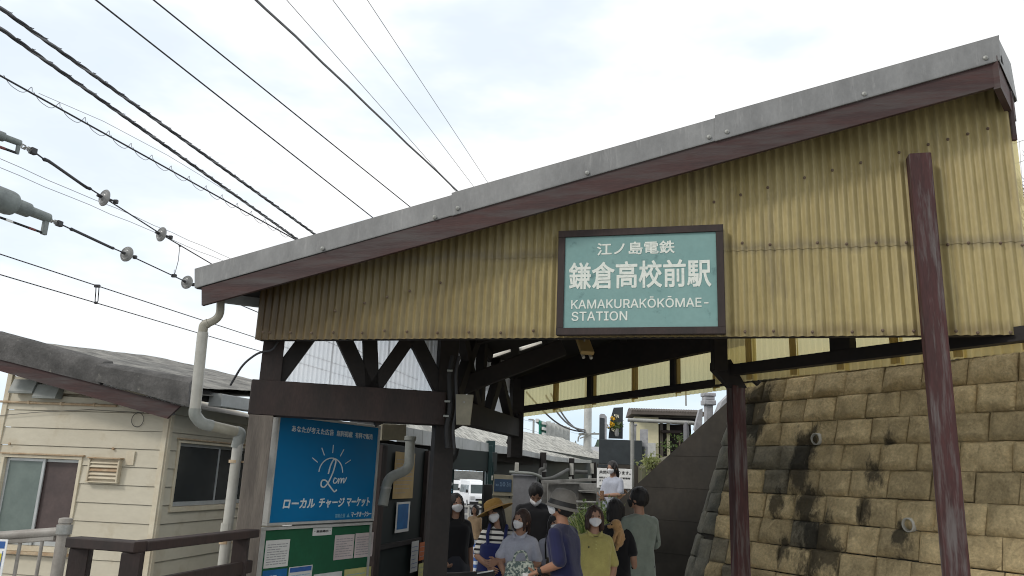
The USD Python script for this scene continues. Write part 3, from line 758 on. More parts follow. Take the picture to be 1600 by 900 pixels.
for k, p in enumerate((aty(703, 579, JP[1] - .19), aty(699, 627, JP[1] - .19), aty(697, 650, JP[1] - .19))):
    cond.part('clip', cbox(p, (.05, .03, .018), 0), 'pvc_grey')
lo = [aty(434, 534, LP[1] - .1), aty(426, 548, LP[1] - .12), aty(405, 550, LP[1] - .13), aty(380, 568, LP[1] - .14), aty(360, 602, LP[1] - .05)]
single('cable', tube(bend(lo, .12), .009, 6), 'cable', 'thin black cable looping from the left corner post towards the house roof', 'cable')
# ---------------------------------------------------------------- rain pipes
YD = G.p(0, 0, FO)[1] + .22
pp = [aty(345, 462, YD), aty(344, 497, YD), aty(318, 508, YD), aty(304, 648, YD + .05), aty(315, 662, YD + .1), aty(376, 676, YD + .35), aty(369, 700, YD + .35), aty(344, 900, YD + .35)]
pp[-1] = V(pp[-2][0], pp[-2][1], .0)
dp = Thing('rain_pipe', 'pale rain pipe with elbows dropping from the canopy eave beside the cream house', 'pipe', pp[-1])
dp.part('upper_pipe', tube(bend(pp[:3], .07), .033, 14), 'pvc_beige')
dp.part('elbow', tube(bend([pp[1] * .3 + pp[2] * .7, pp[2], pp[2] * .85 + pp[3] * .15], .07), .038, 14), 'pvc_beige')
dp.part('pipe', tube([pp[2] * .92 + pp[3] * .08, pp[3]], .043, 16), 'pvc_white')
dp.part('elbow', tube(bend([pp[3] * .93 + pp[2] * .07, pp[3], pp[4], pp[4] * .75 + pp[5] * .25], .09), .047, 16), 'pvc_grey')
dp.part('pipe', tube([pp[4], pp[5]], .042, 16), 'pvc_beige')
dp.part('elbow', tube(bend([pp[5] * .88 + pp[4] * .12, pp[5], pp[6]], .06), .046, 16), 'pvc_grey')
dp.part('pipe', tube([pp[5] * .5 + pp[6] * .5, pp[7]], .042, 16), 'pvc_white')
for z in (pp[6][2] - .11, pp[6][2] - .75):
    c = V(pp[7][0], pp[7][1], z)
    dp.part('bracket', cat_([cyl(c - V(0, 0, .012), c + V(0, 0, .012), .047), cbox(c + V(.09, .03, 0), (.12, .012, .016), .3)]), 'rust_edge')
dp.part('socket', cyl(V(pp[7][0], pp[7][1], pp[6][2] - .70), V(pp[7][0], pp[7][1], pp[6][2] - .60), .048), 'pvc_white')

# ---------------------------------------------------------------- the cream house on the left
HC = aty(251, 760, 8.0) * V(1, 1, 0)
hx = V(-math.cos(math.radians(9)), math.sin(math.radians(9)), 0)
HF = Wall(HC, hx); HF = Wall(HC - hx * -0.0, -hx)          # front wall: a runs to the right, the corner is a = 0
hs = V(math.sin(math.radians(9)), math.cos(math.radians(9)), 0)
HS = Wall(HC, hs)                                          # side wall: a runs away from the viewer
hfl = HF.at(8, 640)[0]
house = Thing('cream_house', 'small cream house with horizontal siding and grey roof left of the canopy', 'house', HC)
eave_z = lambda a: HF.at(0, 559)[1] + (HF.at(280, 634)[1] - HF.at(0, 559)[1]) * (a - HF.at(0, 559)[0]) / (HF.at(280, 634)[0] - HF.at(0, 559)[0])
ztops = eave_z(0) + .02
pitch = .178
z0 = HF.at(240, 790)[1]
rows = [z0 + pitch * k for k in range(-9, 14)]
win = [HF.at(5, 712), HF.at(132, 713), HF.at(104, 868)]
wa0, wa1, wz1, wz0 = win[0][0] + .0, HF.at(131, 713)[0], HF.at(80, 712)[1], HF.at(60, 862)[1]
sw0, sw1 = HS.at(276, 700)[0], HS.at(372, 690)[0] + .55
swz1, swz0 = HS.at(281, 687)[1], HS.at(270, 800)[1]
house.part('wall_core', HF.poly([(hfl + .03, 0), (-.12, 0), (-.12, eave_z(-.12) - .02), (hfl + .03, eave_z(hfl + .03) - .02)], -3.2, -.09), 'siding_trim', smooth=False)
rng = random.Random(11)
for k, z in enumerate(rows):
    for w, a0, a1, (h0, h1, k0, k1) in ((HF, hfl, -.055, (wa0, wa1, wz0, wz1)), (HS, .06, 2.9, (sw0, sw1, swz0, swz1))):
        za, zz = max(0, z + .0025), z + pitch - .0025
        if w is HF:
            zz0, zz1 = min(zz, eave_z(a0) - .01), min(zz, eave_z(a1) - .01)
        else:
            zz0 = zz1 = min(zz, eave_z(-.02) - .01)
        if zz0 <= za:
            continue
        shape = Polygon([(a0, za), (a1, za), (a1, max(zz1, za + .001)), (a0, zz0)]).difference(sbox(h0, k0, h1, k1))
        for g in getattr(shape, 'geoms', [shape]):
            if g.area > .001:
                e = np.array(g.exterior.coords)[:-1]
                mm = prism(e, -.02, .0)
                vv = mm.vertices.copy()
                vv[:, 2] += (1 - (vv[:, 1] - z) / pitch) * .010           # the lower edge stands proud
                house.part('siding_board', w.put((vv, mm.faces)), 'siding', smooth=False)
house.part('corner_trim', HF.box(-.055, 0, .0, eave_z(0) - .01, -.02, .018), 'siding_trim')
house.part('corner_trim', HS.box(.0, 0, .055, eave_z(0) - .01, -.02, .016), 'siding_trim')
house.part('corner_trim', HF.box(hfl - .03, 0, hfl + .03, eave_z(hfl) - .02, -.02, .02), 'siding_trim')


def window(w, a0, a1, z0, z1, left, right, name):
    f = .05
    p = house.part('window', w.box(a0, z0, a1, z1, -.075, -.065), 'black')
    for b in ((a0, z1 - .03, a1, z1), (a0, z0, a1, z0 + .05)):
        house.part('frame_rail', w.box(*b, -.06, .022), 'siding_trim', parent=p)
    for b in ((a0, z0 + .05, a0 + .035, z1 - .03), (a1 - .035, z0 + .05, a1, z1 - .03)):
        house.part('frame_stile', w.box(*b, -.06, .021), 'siding_trim', parent=p)
    mid = (a0 + a1) / 2
    for i, (x0, x1, mt) in enumerate(((a0 + .036, mid + .02, left), (mid - .02, a1 - .036, right))):
        c = -.03 - .022 * i
        s0, s1 = z0 + .052, z1 - .032
        house.part('sash', cat_([w.box(x0, s0, x0 + .03, s1, c - .01, c + .01), w.box(x1 - .03, s0, x1, s1, c - .01, c + .01), w.box(x0 + .03, s1 - .03, x1 - .03, s1, c - .01, c + .009), w.box(x0 + .03, s0, x1 - .03, s0 + .045, c - .01, c + .009)]), 'alu', parent=p)
        house.part('pane', w.box(x0 + .028, s0 + .04, x1 - .028, s1 - .025, c - .003, c + .003), mt, parent=p)
    if name == 'front': house.part('sill', w.box(a0 - .02, z0 - .03, a1 + .02, z0 - .002, .0, .05), 'rust_edge', parent=p)
    house.part('head_drip', w.box(a0 - .02, z1 + .002, a1 + .02, z1 + .018, .0, .04), 'rust_edge', parent=p)


window(HF, wa0, wa1, wz0, wz1, 'pane_frost', 'curtain', 'front')
window(HS, sw0, sw1, swz0, swz1, 'pane_dark', 'pane_dark', 'side')
# louvred vent, meter plate, hood vents, conduit
va0, vz1 = HF.at(141, 717, .05); va1, vz0 = HF.at(181, 752, .05)
vb = house.part('vent', HF.box(va0 - .012, vz0 - .012, va1 + .012, vz1 + .012, .0, .03), 'siding_trim')
house.part('vent_hood', HF.box(va0 - .02, vz1 + .006, va1 + .025, vz1 + .02, .0, .075), 'rust_edge', parent=vb)
house.part('vent_sill', HF.box(va0 - .02, vz0 - .02, va1 + .02, vz0 - .008, .0, .06), 'siding_trim', parent=vb)
for s in ((va0 - .012, va0 + .006), (va1 - .006, va1 + .012)):
    house.part('vent_side', HF.box(s[0], vz0 - .008, s[1], vz1 + .006, .028, .058), 'siding_trim', parent=vb)
for k in range(5):
    z = vz0 + .015 + (vz1 - vz0 - .02) * k / 5
    q = HF.put(hullof([(x, z + dz, c) for x in (va0 + .007, va1 - .007) for dz, c in ((.0, .052), (.004, .055), (.034, .031), (.03, .031))]))
    house.part('slat', q, 'rust_edge' if k == 2 else 'siding_trim', parent=vb, smooth=False)
pa0, pz1 = HF.at(198, 705, .02); pa1, pz0 = HF.at(208, 727, .02)
house.part('cover_plate', HF.box(pa0, pz0, pa1, pz1, .0, .022), 'siding_trim')
for (u0, v0, u1, v1) in ((20, 592, 53, 615), (57, 600, 89, 623)):
    a0, b1 = HF.at(u0, v0, .09); a1, b0 = HF.at(u1, v1, .09)
    house.part('hood_vent', HF.put(hullof([(x, z, c) for x in (a0, a1) for z, c in ((b1, .0), (b1, .07), (b0 + .02, .12), (b0, .12), (b0, .02))])), 'pvc_grey', smooth=False)
ca0, cz0 = HF.at(-6, 627, .03); ca1, cz1 = HF.at(182, 634, .03)
house.part('conduit', tube([HF.p(ca0, cz0, .03), HF.p(ca1, cz1, .03)], .012, 8), 'rust_edge')
for s in (.28, .55, .82):
    house.part('conduit_clip', HF.box(ca0 + (ca1 - ca0) * s - .012, cz0 + (cz1 - cz0) * s - .016, ca0 + (ca1 - ca0) * s + .012, cz0 + (cz1 - cz0) * s + .018, .0, .045), 'rust_edge')
for (u, v) in ((215, 656), (14, 693), (176, 701)):
    a, b = HF.at(u, v, .02)
    if u == 215:
        th = np.linspace(0, 2 * math.pi, 25)
        house.part('cable_loop', tube([HF.p(a + .065 * math.cos(t), b + .07 * math.sin(t), .02) for t in th], .003, 5, False), 'cable')
    else:
        house.part('wall_stud', HF.put(cyl(V(a, b, 0), V(a, b, .022), .012)), 'rust_edge')
wire_pts = [HF.p(*HF.at(u, v, .03), .03) for u, v in ((-8, 650), (60, 644), (140, 640), (225, 645))]
house.part('wall_wire', tube(wire_pts, .003, 5), 'cable')
b0 = HF.at(262, 647, .1)
for k in range(3):
    house.part('insulator_knob', HF.put(cyl(V(b0[0] - .05 + .035 * k, b0[1] + .0 + .004 * k, .03), V(b0[0] - .05 + .035 * k, b0[1] + .004 * k, .10), .017)), 'porcelain')
# roof: sloped slab tilted to the viewer, rounded verge capping in two lengths, bargeboard, eave gutter
RC = .28
ru = lambda u, v, c=RC: HF.at(u, v, c)
bb0, bb1, bb2, bb3 = ru(-14, 555), ru(281, 634), ru(260, 654), ru(-14, 576)
house.part('bargeboard', HF.poly([bb0, bb1, bb2, bb3], RC - .035, RC - .005), 'wood_fascia')
for kk, (u0, v0, u1, v1, w0, w1) in enumerate(((-16, 516, 160, 564, 557, 601), (156, 567, 301, 592, 596, 636))):
    RC = .28 + .025 * kk
    p = [ru(u0, v0), ru(u1, v1), ru(u1 - 3, w1), ru(u0 - 3, w0)]
    sect = []
    n = 18
    for k in range(n + 1):
        s = k / n
        top = np.array(p[0]) * (1 - s) + np.array(p[1]) * s; bot = np.array(p[3]) * (1 - s) + np.array(p[2]) * s
        h = top[1] - bot[1]
        sect.append([(bot[0], bot[1], RC - .03), (bot[0], bot[1], RC + .012), (bot[0] * .5 + top[0] * .5, bot[1] + h * .5, RC + .03), (top[0], top[1] - h * .16, RC + .018), (top[0], top[1], RC - .03), (top[0], top[1] + .02, RC - .16), (top[0], top[1] - .04, RC - .2)])
    sect = np.array(sect); m_ = sect.shape[1]; v = sect.reshape(-1, 3); f = []
    for k in range(n):
        for j in range(m_):
            a_, b_, c_, d_ = k * m_ + j, k * m_ + (j + 1) % m_, (k + 1) * m_ + (j + 1) % m_, (k + 1) * m_ + j
            f += [[a_, d_, c_], [a_, c_, b_]]
    for k, rev in ((0, False), (n, True)):
        for j in range(1, m_ - 1):
            t = [k * m_, k * m_ + j, k * m_ + j + 1]
            f.append(t[::-1] if rev else t)
    house.part('verge_capping', HF.put(rough(T(v, f), .003, 12, 2)), 'house_cap', smooth=40)
RC = .28
rl, rr = ru(-20, 520), ru(300, 600)
deckv = []
NX, NY = 36, 14
for i in range(NX + 1):
    for j in range(NY + 1):
        s, d = i / NX, j / NY
        a = rl[0] + (rr[0] + .0 - rl[0]) * s; z = rl[1] + (rr[1] - rl[1]) * s
        deckv.append((a + .0, z - .02 + d * .24, RC - .1 - d * 3.0))
deckv = np.array(deckv); f = []
for i in range(NX):
    for j in range(NY):
        q = i * (NY + 1) + j
        f += [[q, q + NY + 1, q + NY + 2], [q, q + NY + 2, q + 1]]
deckv[:, 1] += (meshkit.fbm(deckv * V(6, 6, 4), 3, 8) - .5) * .028
dk = np.vstack([deckv, deckv - V(0, .07, 0)]); n_ = len(deckv); f = np.array(f)
house.part('roof_sheet', HF.put((dk, np.vstack([f, f[:, ::-1] + n_]))), 'house_roof', smooth=50)
ga, gz = ru(317, 616, -.35)
house.part('eave_board', HF.box(rr[0] - .12, rr[1] - .13, rr[0] - .06, rr[1] - .02, -2.6, .2), 'wood_dark')
g0 = HF.p(rr[0] + .02, rr[1] - .02, -.15)
gx = unit(HF.x)
g_out = cat_([beam(g0 + gx * .0 + V(0, 0, -.09), g0 - HF.n * 2.3 + V(0, 0, -.05), .14, .13)])
house.part('eave_gutter', g_out, 'gutter')

# ---------------------------------------------------------------- brown fence in front of the pipe, grey pipe railing at the far left
fz = 1.22
c0 = aty(214, 846, 4.9); c1 = aty(126, 838, 5.05); c2 = aty(396, 828, 6.25)
fence = Thing('wooden_fence', 'dark brown timber fence with square posts in front of the cream house', 'fence', c0 * V(1, 1, 0))
ft = c0[2]
fence.part('top_rail', beam(V(c1[0] - .04, c1[1], ft - .03), V(c0[0] + .03, c0[1], ft - .03), .12, .06), 'wood_brown')
fence.part('top_rail', beam(V(c0[0], c0[1] + .05, ft - .03), V(c2[0], c2[1], ft - .03), .11, .058), 'wood_brown')
fence.part('lower_rail', beam(V(c0[0] + .03, c0[1] + .06, ft - .27), V(c2[0], c2[1], ft - .27), .05, .09), 'wood_brown')
fence.part('lower_rail', beam(V(c1[0], c1[1], ft - .42), V(c0[0], c0[1], ft - .42), .05, .09), 'wood_brown')
for p in (V(c1[0] + .02, c1[1], 0), V(c0[0] - .02, c0[1] + .02, 0), V(c2[0] - .05, c2[1] - .1, 0)):
    fence.part('post', cbox(p + V(0, 0, (ft - .061) / 2), (.11, .11, ft - .061), .2), 'wood_brown')

yr = 5.3
q0, q1 = aty(-120, 838, yr), aty(101, 823, yr)
rail = Thing('pipe_railing', 'grey painted pipe railing with round capped end post at the left edge', 'railing', q1 * V(1, 1, 0))
rail.part('post', cyl(V(q1[0], q1[1], 0), V(q1[0], q1[1], q1[2] + .03), .037, n=18), 'rail_paint')
rail.part('post_cap', tube([V(q1[0], q1[1], q1[2] + .025), V(q1[0], q1[1], q1[2] + .03), V(q1[0], q1[1], q1[2] + .052), V(q1[0], q1[1], q1[2] + .056)], [.042, .042, .04, .02], 18), 'rail_paint')
rail.part('clamp', cyl(V(q1[0], q1[1], q1[2] - .045), V(q1[0], q1[1], q1[2] + .012), .047, n=18), 'galv')
rail.part('top_rail', cyl(q0 - V(0, 0, .03), q1 - V(.03, 0, .03), .027, n=14), 'rail_paint')
rail.part('under_rail', beam(q0 - V(0, 0, .075), q1 - V(.05, 0, .072), .03, .03), 'rail_paint')
rail.part('bottom_rail', beam(q0 - V(0, 0, q0[2] - .15), V(q1[0], q1[1], .15), .03, .03), 'rail_paint')
for u in (-44, -6, 33, 67):
    b = aty(u, 840, yr)
    rail.part('baluster', cyl(V(b[0], yr, .15), V(b[0], yr, q1[2] - .08), .0115, n=8), 'rail_paint')
wb = Wall(V(aty(-60, 870, yr - .05)[0], yr - .05, 0), V(1, 0, 0))
x1_, z1_ = wb.at(13, 843); x0_ = x1_ - .32
pb = Thing('notice_plate', 'white plate with blue band and yellow square tied to the grey railing', 'sign', wb.p(x0_, z1_ - .45))
pb.part('plate', wb.box(x0_, z1_ - .45, x1_, z1_, -.004, .004), 'white_paint')
pb.part('blue_band', wb.box(x0_ + .02, z1_ - .055, x1_ - .012, z1_ - .012, .004, .006), 'print_blue')
pb.part('yellow_square', wb.box(x0_ + .02, z1_ - .3, x1_ - .022, z1_ - .085, .004, .006), 'sign_yellow')
pb.part('blue_outline', wb.box(x1_ - .02, z1_ - .42, x1_ - .016, z1_ - .07, .004, .0065), 'print_blue')
# ---------------------------------------------------------------- blue advertising board and green notice board
A0 = aty(424, 735, 6.75) * V(1, 1, 0); A1 = aty(588, 735, 8.05) * V(1, 1, 0)
BD = Wall(A0, A1 - A0); BDL = float(np.linalg.norm(A1 - A0))
bz1, bz0 = (BD.at(432.3, 645)[1] + BD.at(594.8, 666)[1]) / 2, (BD.at(416.7, 821.5)[1] + BD.at(581.7, 813.6)[1]) / 2
blue = Thing('advertising_board', 'bright blue advertising board with white sunrise logo left of the entrance', 'billboard', BD.p(BDL / 2, bz0))
blue.part('panel', BD.box(.02, bz0 + .02, BDL - .02, bz1 - .02, -.02, .004), 'board_blue')
for b in ((0, bz1 - .022, BDL, bz1), (0, bz0, BDL, bz0 + .022)):
    blue.part('frame_rail', BD.box(*b, -.05, .02), 'alu_dull')
for b in ((0, bz0 + .022, .025, bz1 - .022), (BDL - .025, bz0 + .022, BDL, bz1 - .022)):
    blue.part('frame_stile', BD.box(*b, -.05, .019), 'alu_dull')
H = bz1 - bz0
B = lambda x, y: (x * BDL, bz0 + y * H)


def btext(txt, x0, x1, y0, y1, mat='print_white', bold=1, cj=True, slant=0.0):
    a0, b0 = B(x0, y0); a1, b1 = B(x1, y1)
    blue.part('lettering', text_on(BD, txt, a0, a1, b0, b1, .004, cj, bold, .002, slant), mat, smooth=False)


btext('あなたが考えた広告', .13, .515, .845, .905); btext('無料掲載', .545, .705, .845, .903); btext('有料で販売', .735, .925, .845, .903)
btext('ローカル', .12, .395, .145, .235, bold=3, slant=.12); btext('チャージ', .43, .675, .145, .24, bold=3, slant=.12); btext('マーケット', .70, .945, .15, .245, bold=3, slant=.12)
btext('運営企業', .60, .70, .045, .083, 'print_teal', bold=1); btext('マーテオークシー', .76, .975, .045, .10, bold=2, slant=.12)
tri = [B(.715, .047), B(.745, .047), B(.73, .085)]
blue.part('emblem', BD.poly(tri, .004, .006), 'print_teal', smooth=False)
cx, cy = .52, .48
PX = lambda x, y: BD.p(*B(x, y), .006)
arc = [PX(cx - .115 * math.cos(t) * 1.0, cy + .145 * math.sin(t)) for t in np.linspace(.05, math.pi - .05, 22)]
blue.part('sun_arc', tube(arc, .0055, 6), 'print_white')
for t in np.linspace(.52, math.pi - .52, 5):
    blue.part('sun_ray', tube([PX(cx - math.cos(t) * .155, cy + math.sin(t) * .195), PX(cx - math.cos(t) * .215, cy + math.sin(t) * .275)], .0045, 6), 'print_white')
script = [(.495, .47), (.51, .56), (.54, .625), (.56, .60), (.545, .50), (.505, .385), (.465, .335), (.432, .355), (.44, .41), (.48, .41), (.525, .345), (.57, .295), (.59, .315)]
blue.part('script_initial', tube(bend([PX(*p) for p in script], .06, 6), .0075, 6), 'print_white')
script2 = [(x + .035, y + .0) for x, y in [(.545, .425), (.525, .435), (.515, .395), (.53, .375), (.555, .40), (.565, .435), (.565, .375), (.575, .42), (.592, .435), (.592, .38), (.603, .425), (.62, .435), (.618, .38), (.635, .41), (.645, .44)]]
blue.part('script_letters', tube(bend([PX(*p) for p in script2], .012, 4), .0055, 6), 'print_white')

gz1 = bz0 - .012; gz0 = gz1 - .95
g_a0, g_a1 = -.05, BDL - .02
green = Thing('notice_board', 'green felt notice board in an aluminium frame under the blue board', 'notice board', BD.p(BDL / 2, gz0))
green.part('felt', BD.box(g_a0 + .03, gz0, g_a1 - .02, gz1 - .02, -.02, .004), 'board_green')
green.part('frame_rail', BD.box(g_a0, gz1 - .024, g_a1, gz1, -.04, .02), 'alu_dull')
green.part('frame_stile', BD.box(g_a0, gz0, g_a0 + .045, gz1 - .024, -.04, .02), 'alu_dull')
green.part('frame_stile', BD.box(g_a1 - .024, gz0, g_a1, gz1 - .024, -.04, .02), 'alu_dull')
for a in (.0, BDL - .1):
    green.part('leg', BD.box(a, 0, a + .06, gz1 - .02, -.12, -.05), 'wood_dark')


def notice(w, quad, mat, label, lines, name='notice', c=.005, head=None, lm='print_grey', category='notice', seed=0):
    """A sheet of paper: quad = its four corners in the photograph's pixels, top left first; lines = rows of small print."""
    q = [w.at(u, v, c) for u, v in quad]
    a0, a1 = (q[0][0] + q[3][0]) / 2, (q[1][0] + q[2][0]) / 2
    b1, b0 = (q[0][1] + q[1][1]) / 2, (q[2][1] + q[3][1]) / 2
    t = Thing(name, label, category, w.p((a0 + a1) / 2, b0, c))
    t.part('sheet', w.box(a0, b0, a1, b1, c, c + .0015, ch=.0004), mat)
    W, Hh = a1 - a0, b1 - b0
    r = random.Random(seed + 77)
    if head:
        t.part('heading', w.box(a0 + .04 * W, b1 - .2 * Hh, a1 - .04 * W, b1 - .03 * Hh, c + .0015, c + .0022, ch=.0002), head)
    for k in range(lines):
        y = b1 - Hh * (.12 + .8 * (k + .5) / lines)
        if head and y > b1 - .22 * Hh:
            continue
        x = a0 + W * .08
        e = a1 - W * (.08 + r.choice((0, 0, .1, .3)))
        bits = []
        while x < e - .02:
            l = r.uniform(.02, .07)
            bits.append(w.box(x, y - .003, min(x + l, e), y + .003, c + .0015, c + .0021, ch=.0002)); x += l + .007
        if bits:
            t.part('print', cat_(bits), lm)
    return t, (a0, a1, b0, b1)


t_, (a0, a1, b0, b1) = notice(BD, ((489, 826), (519, 823), (518, 835), (488, 838)), 'paper', 'small white heading label at the top of the green notice board', 0, name='heading_label', c=.006)
t_.part('lettering', text_on(BD, '・業務掲示・', a0 + .02, a1 - .02, b0 + .025, b1 - .02, .0075, True, 3, .001), 'print_black', smooth=False)
notice(BD, ((416, 845), (453.5, 842), (449, 885), (411, 888)), 'paper', 'large white notice with small print at the left of the green board', 9, seed=1)
notice(BD, ((523, 837), (554, 834), (551, 872), (521, 875.5)), 'paper_pink', 'pinkish notice on the green board, left of the pair at upper right', 8, seed=2)
notice(BD, ((555.5, 834), (584, 831), (581, 869), (553, 872)), 'paper_pink', 'pinkish notice on the green board, right of the pair at upper right', 8, seed=3)
notice(BD, ((411, 892), (449, 888), (444, 935), (405, 940)), 'paper_blue', 'bright blue flyer at the lower left of the green notice board', 5, lm='print_white', seed=4)
notice(BD, ((452, 887), (488, 882), (485, 925), (447, 930)), 'paper', 'white flyer with blue heading beside the blue flyer on the green board', 6, head='print_blue', lm='print_teal', seed=5)
notice(BD, ((490, 899), (534, 891), (532, 930), (487, 938)), 'paper', 'white sheet half cut off at the bottom middle of the green board', 5, seed=6)
notice(BD, ((538, 891), (580, 884), (577, 925), (535, 932)), 'paper_yellow', 'yellow flyer at the lower right of the green notice board', 4, lm='print_teal', seed=7)

# ---------------------------------------------------------------- dark booth behind the board, with posters and its gutter pipe
K0 = A1 + V(.02, .25, 0); K1 = K0 + V(math.sin(math.radians(13)), math.cos(math.radians(13)), 0) * 1.55
BK = Wall(K0, K1 - K0)
booth = Thing('ticket_booth', 'dark green timber booth with posters behind the blue board', 'booth', BK.p(.7, 0))
booth.part('wall', BK.box(-.1, 0, 1.5, 2.02, -.9, -.02), 'booth_green')
for a in (-.06, .0, 1.42):
    booth.part('upright', BK.box(a - .04, 0, a + .04, 2.0, -.019, .03), 'wood_brown')
booth.part('cross_rail', BK.box(.045, BK.at(640, 850)[1], 1.37, BK.at(640, 850)[1] + .05, -.019, .012), 'wood_dark')
booth.part('end_board', beam(aty(594, 675, 8.2), aty(632, 676, 8.5), .05, .17), 'pillar_beige')
notice(BK, ((617, 706), (648, 708), (645, 779), (614, 779)), 'paper_tan', 'tall tan poster with small print on the dark green booth', 9, name='poster', category='poster', seed=8, c=.0)
notice(BK, ((620, 785), (641, 783.5), (638, 830), (616.5, 833)), 'paper', 'white edged blue poster on the dark green booth', 0, name='poster', category='poster', c=.0)[0].part('picture', BK.box(*[f for f in (BK.at(622, 789)[0], BK.at(618.5, 828)[1], BK.at(638.5, 788)[0], BK.at(622, 788)[1])], .0015, .003, ch=.0005), 'paper_blue')
notice(BK, ((643, 846), (654, 845), (652, 893), (641, 894)), 'paper', 'narrow white banner poster low on the dark green booth', 6, name='poster', category='poster', seed=9, lm='print_blue', c=.03)
notice(BK, ((656, 847), (670, 846), (668, 873), (654, 876)), 'paper_orange', 'orange poster low on the dark green booth', 3, name='poster', category='poster', seed=10, c=.03)
notice(BK, ((654, 880), (669, 878), (668, 905), (653, 907)), 'paper_yellow', 'yellow poster below the orange one on the dark green booth', 3, name='poster', category='poster', seed=11, c=.03)
yp = 8.1
gp = [aty(641, 688, yp), aty(639, 733, yp), aty(606, 747, yp - .05), aty(598, 790, yp - .1)]
gp2 = Thing('rain_pipe', 'grey rain pipe with double elbow under the platform gutter beside the tan poster', 'pipe', gp[-1])
gp2.part('pipe', tube(bend(gp, .075, 6), .05, 14), 'pvc_grey')
gp2.part('joint_ring', cyl(gp[3] * .35 + gp[2] * .65 - V(0, 0, .01), gp[3] * .35 + gp[2] * .65 + V(0, 0, .01), .054, n=14), 'galv')
gp2.part('outlet', cyl(gp[0], gp[0] + V(0, 0, .04), .06, n=14), 'pvc_grey')
p0 = aty(700, 690, 9.0); 
gp3 = Thing('rain_pipe', 'dark rain pipe slanting from the platform gutter behind the centre post', 'pipe', p0)
gp3.part('pipe', tube(bend([aty(712, 700, 9.3), aty(710, 712, 9.3), aty(698, 726, 9.2), aty(696, 760, 9.2)], .1), .045, 12), 'black')
# ---------------------------------------------------------------- ground
gx_ = np.array([-3000, -60, -30, -16, -8, -3, 0, 2, 4, 8, 16, 40, 3000.0]); gy_ = np.array([-60, -5, 3, 8, 13, 18, 22, 26, 30, 36, 60, 120, 3000.0])
gv = np.array([(x, y, 0.0 if y < 25 else max(-.5, -.5 * (y - 25) / 8)) for x in gx_ for y in gy_]); f = []
for i in range(len(gx_) - 1):
    for j in range(len(gy_) - 1):
        q = i * len(gy_) + j
        f += [[q, q + len(gy_), q + len(gy_) + 1], [q, q + len(gy_) + 1, q + 1]]
p = usdkit.mesh(stage, '/World/ground', (gv, np.array(f)), '/World/Looks/paving'); tag(p.GetPrim(), 'grey paved ground under and beyond the station entrance', kind='structure')
rv = V(*[0] * 3)
road_q = [(-60, 34), (40, 34), (40, 78), (-60, 78)]
p = usdkit.mesh(stage, '/World/road', (np.array([(x, y, -.492) for x, y in road_q]), np.array([[0, 1, 2], [0, 2, 3]])), '/World/Looks/asphalt'); tag(p.GetPrim(), 'grey asphalt coast road with parked white vans beyond the platform', kind='structure')

sq = np.array([(-3000, 101, -.49), (3000, 101, -.49), (3000, 3000, -.49), (-3000, 3000, -.49)], float)
p = usdkit.mesh(stage, '/World/sea', (sq, np.array([[0, 1, 2], [0, 2, 3]])), '/World/Looks/sea'); tag(p.GetPrim(), 'grey green sea beyond the embankment', kind='structure')

# ---------------------------------------------------------------- stone retaining wall: battered face, turning in a cone at its left end
BAT = 0.30
SW0 = aty(1130, 745, 8.72) * V(1, 1, 0)
sd = V(math.sin(math.radians(28.4)), -math.cos(math.radians(28.4)), 0)     # along the face, towards the viewer and right
sn = V(-math.cos(math.radians(28.4)), -math.sin(math.radians(28.4)), 0)    # out of the face
sup = unit(ZUP - sn * BAT)
spn = unit(np.cross(sd, sup)); spn = spn if spn @ sn > 0 else -spn
SREF = SW0 + V(0, 0, 1.72)
zc = [on(1340, v, SREF, spn)[2] for v in (616, 655, 692, 733, 774, 820, 866)]
ch = -(zc[-1] - zc[0]) / 6
ZT = zc[0] + ch * 2.0
R0_ = 0.10
CEN = SW0 - sn * (BAT * (ZT - 1.72)) - sn * R0_ * 1.0        # axis of the cone


def face(s, z, c=0.0):
    """Point on the face: s along it (negative: radians round the cone), z height, c out of it."""
    if s >= 0:
        q = SW0 + sd * s + sn * (BAT * (1.72 - z)) + V(0, 0, z)
        return q + spn * c
    r = R0_ + BAT * (ZT - z)
    d = sn * math.cos(-s) - sd * math.sin(-s)
    dd = unit(d + V(0, 0, BAT))
    return V(*(CEN + d * r)[:2], z) + dd * c


def grid_mesh(fn, ss, zs):
    v = np.array([fn(s, z) for s in ss for z in zs]); m_ = len(zs); f = []
    for i in range(len(ss) - 1):
        for j in range(m_ - 1):
            q = i * m_ + j
            f += [[q, q + m_, q + m_ + 1], [q, q + m_ + 1, q + 1]]
    return T(v, f)


# stains of seeping water: dark where the damp has run down the face, an even noise elsewhere
stain = [on(u, v, SREF, spn) for u, v in ((1262, 700), (1250, 745), (1262, 790), (1275, 850), (1300, 870), (1370, 745), (1350, 800), (1410, 850), (1390, 690), (1216, 790), (1225, 860), (1150, 620), (1185, 640))]
stain_r = (.22, .28, .27, .30, .17, .14, .12, .14, .10, .14, .14, .40, .34)


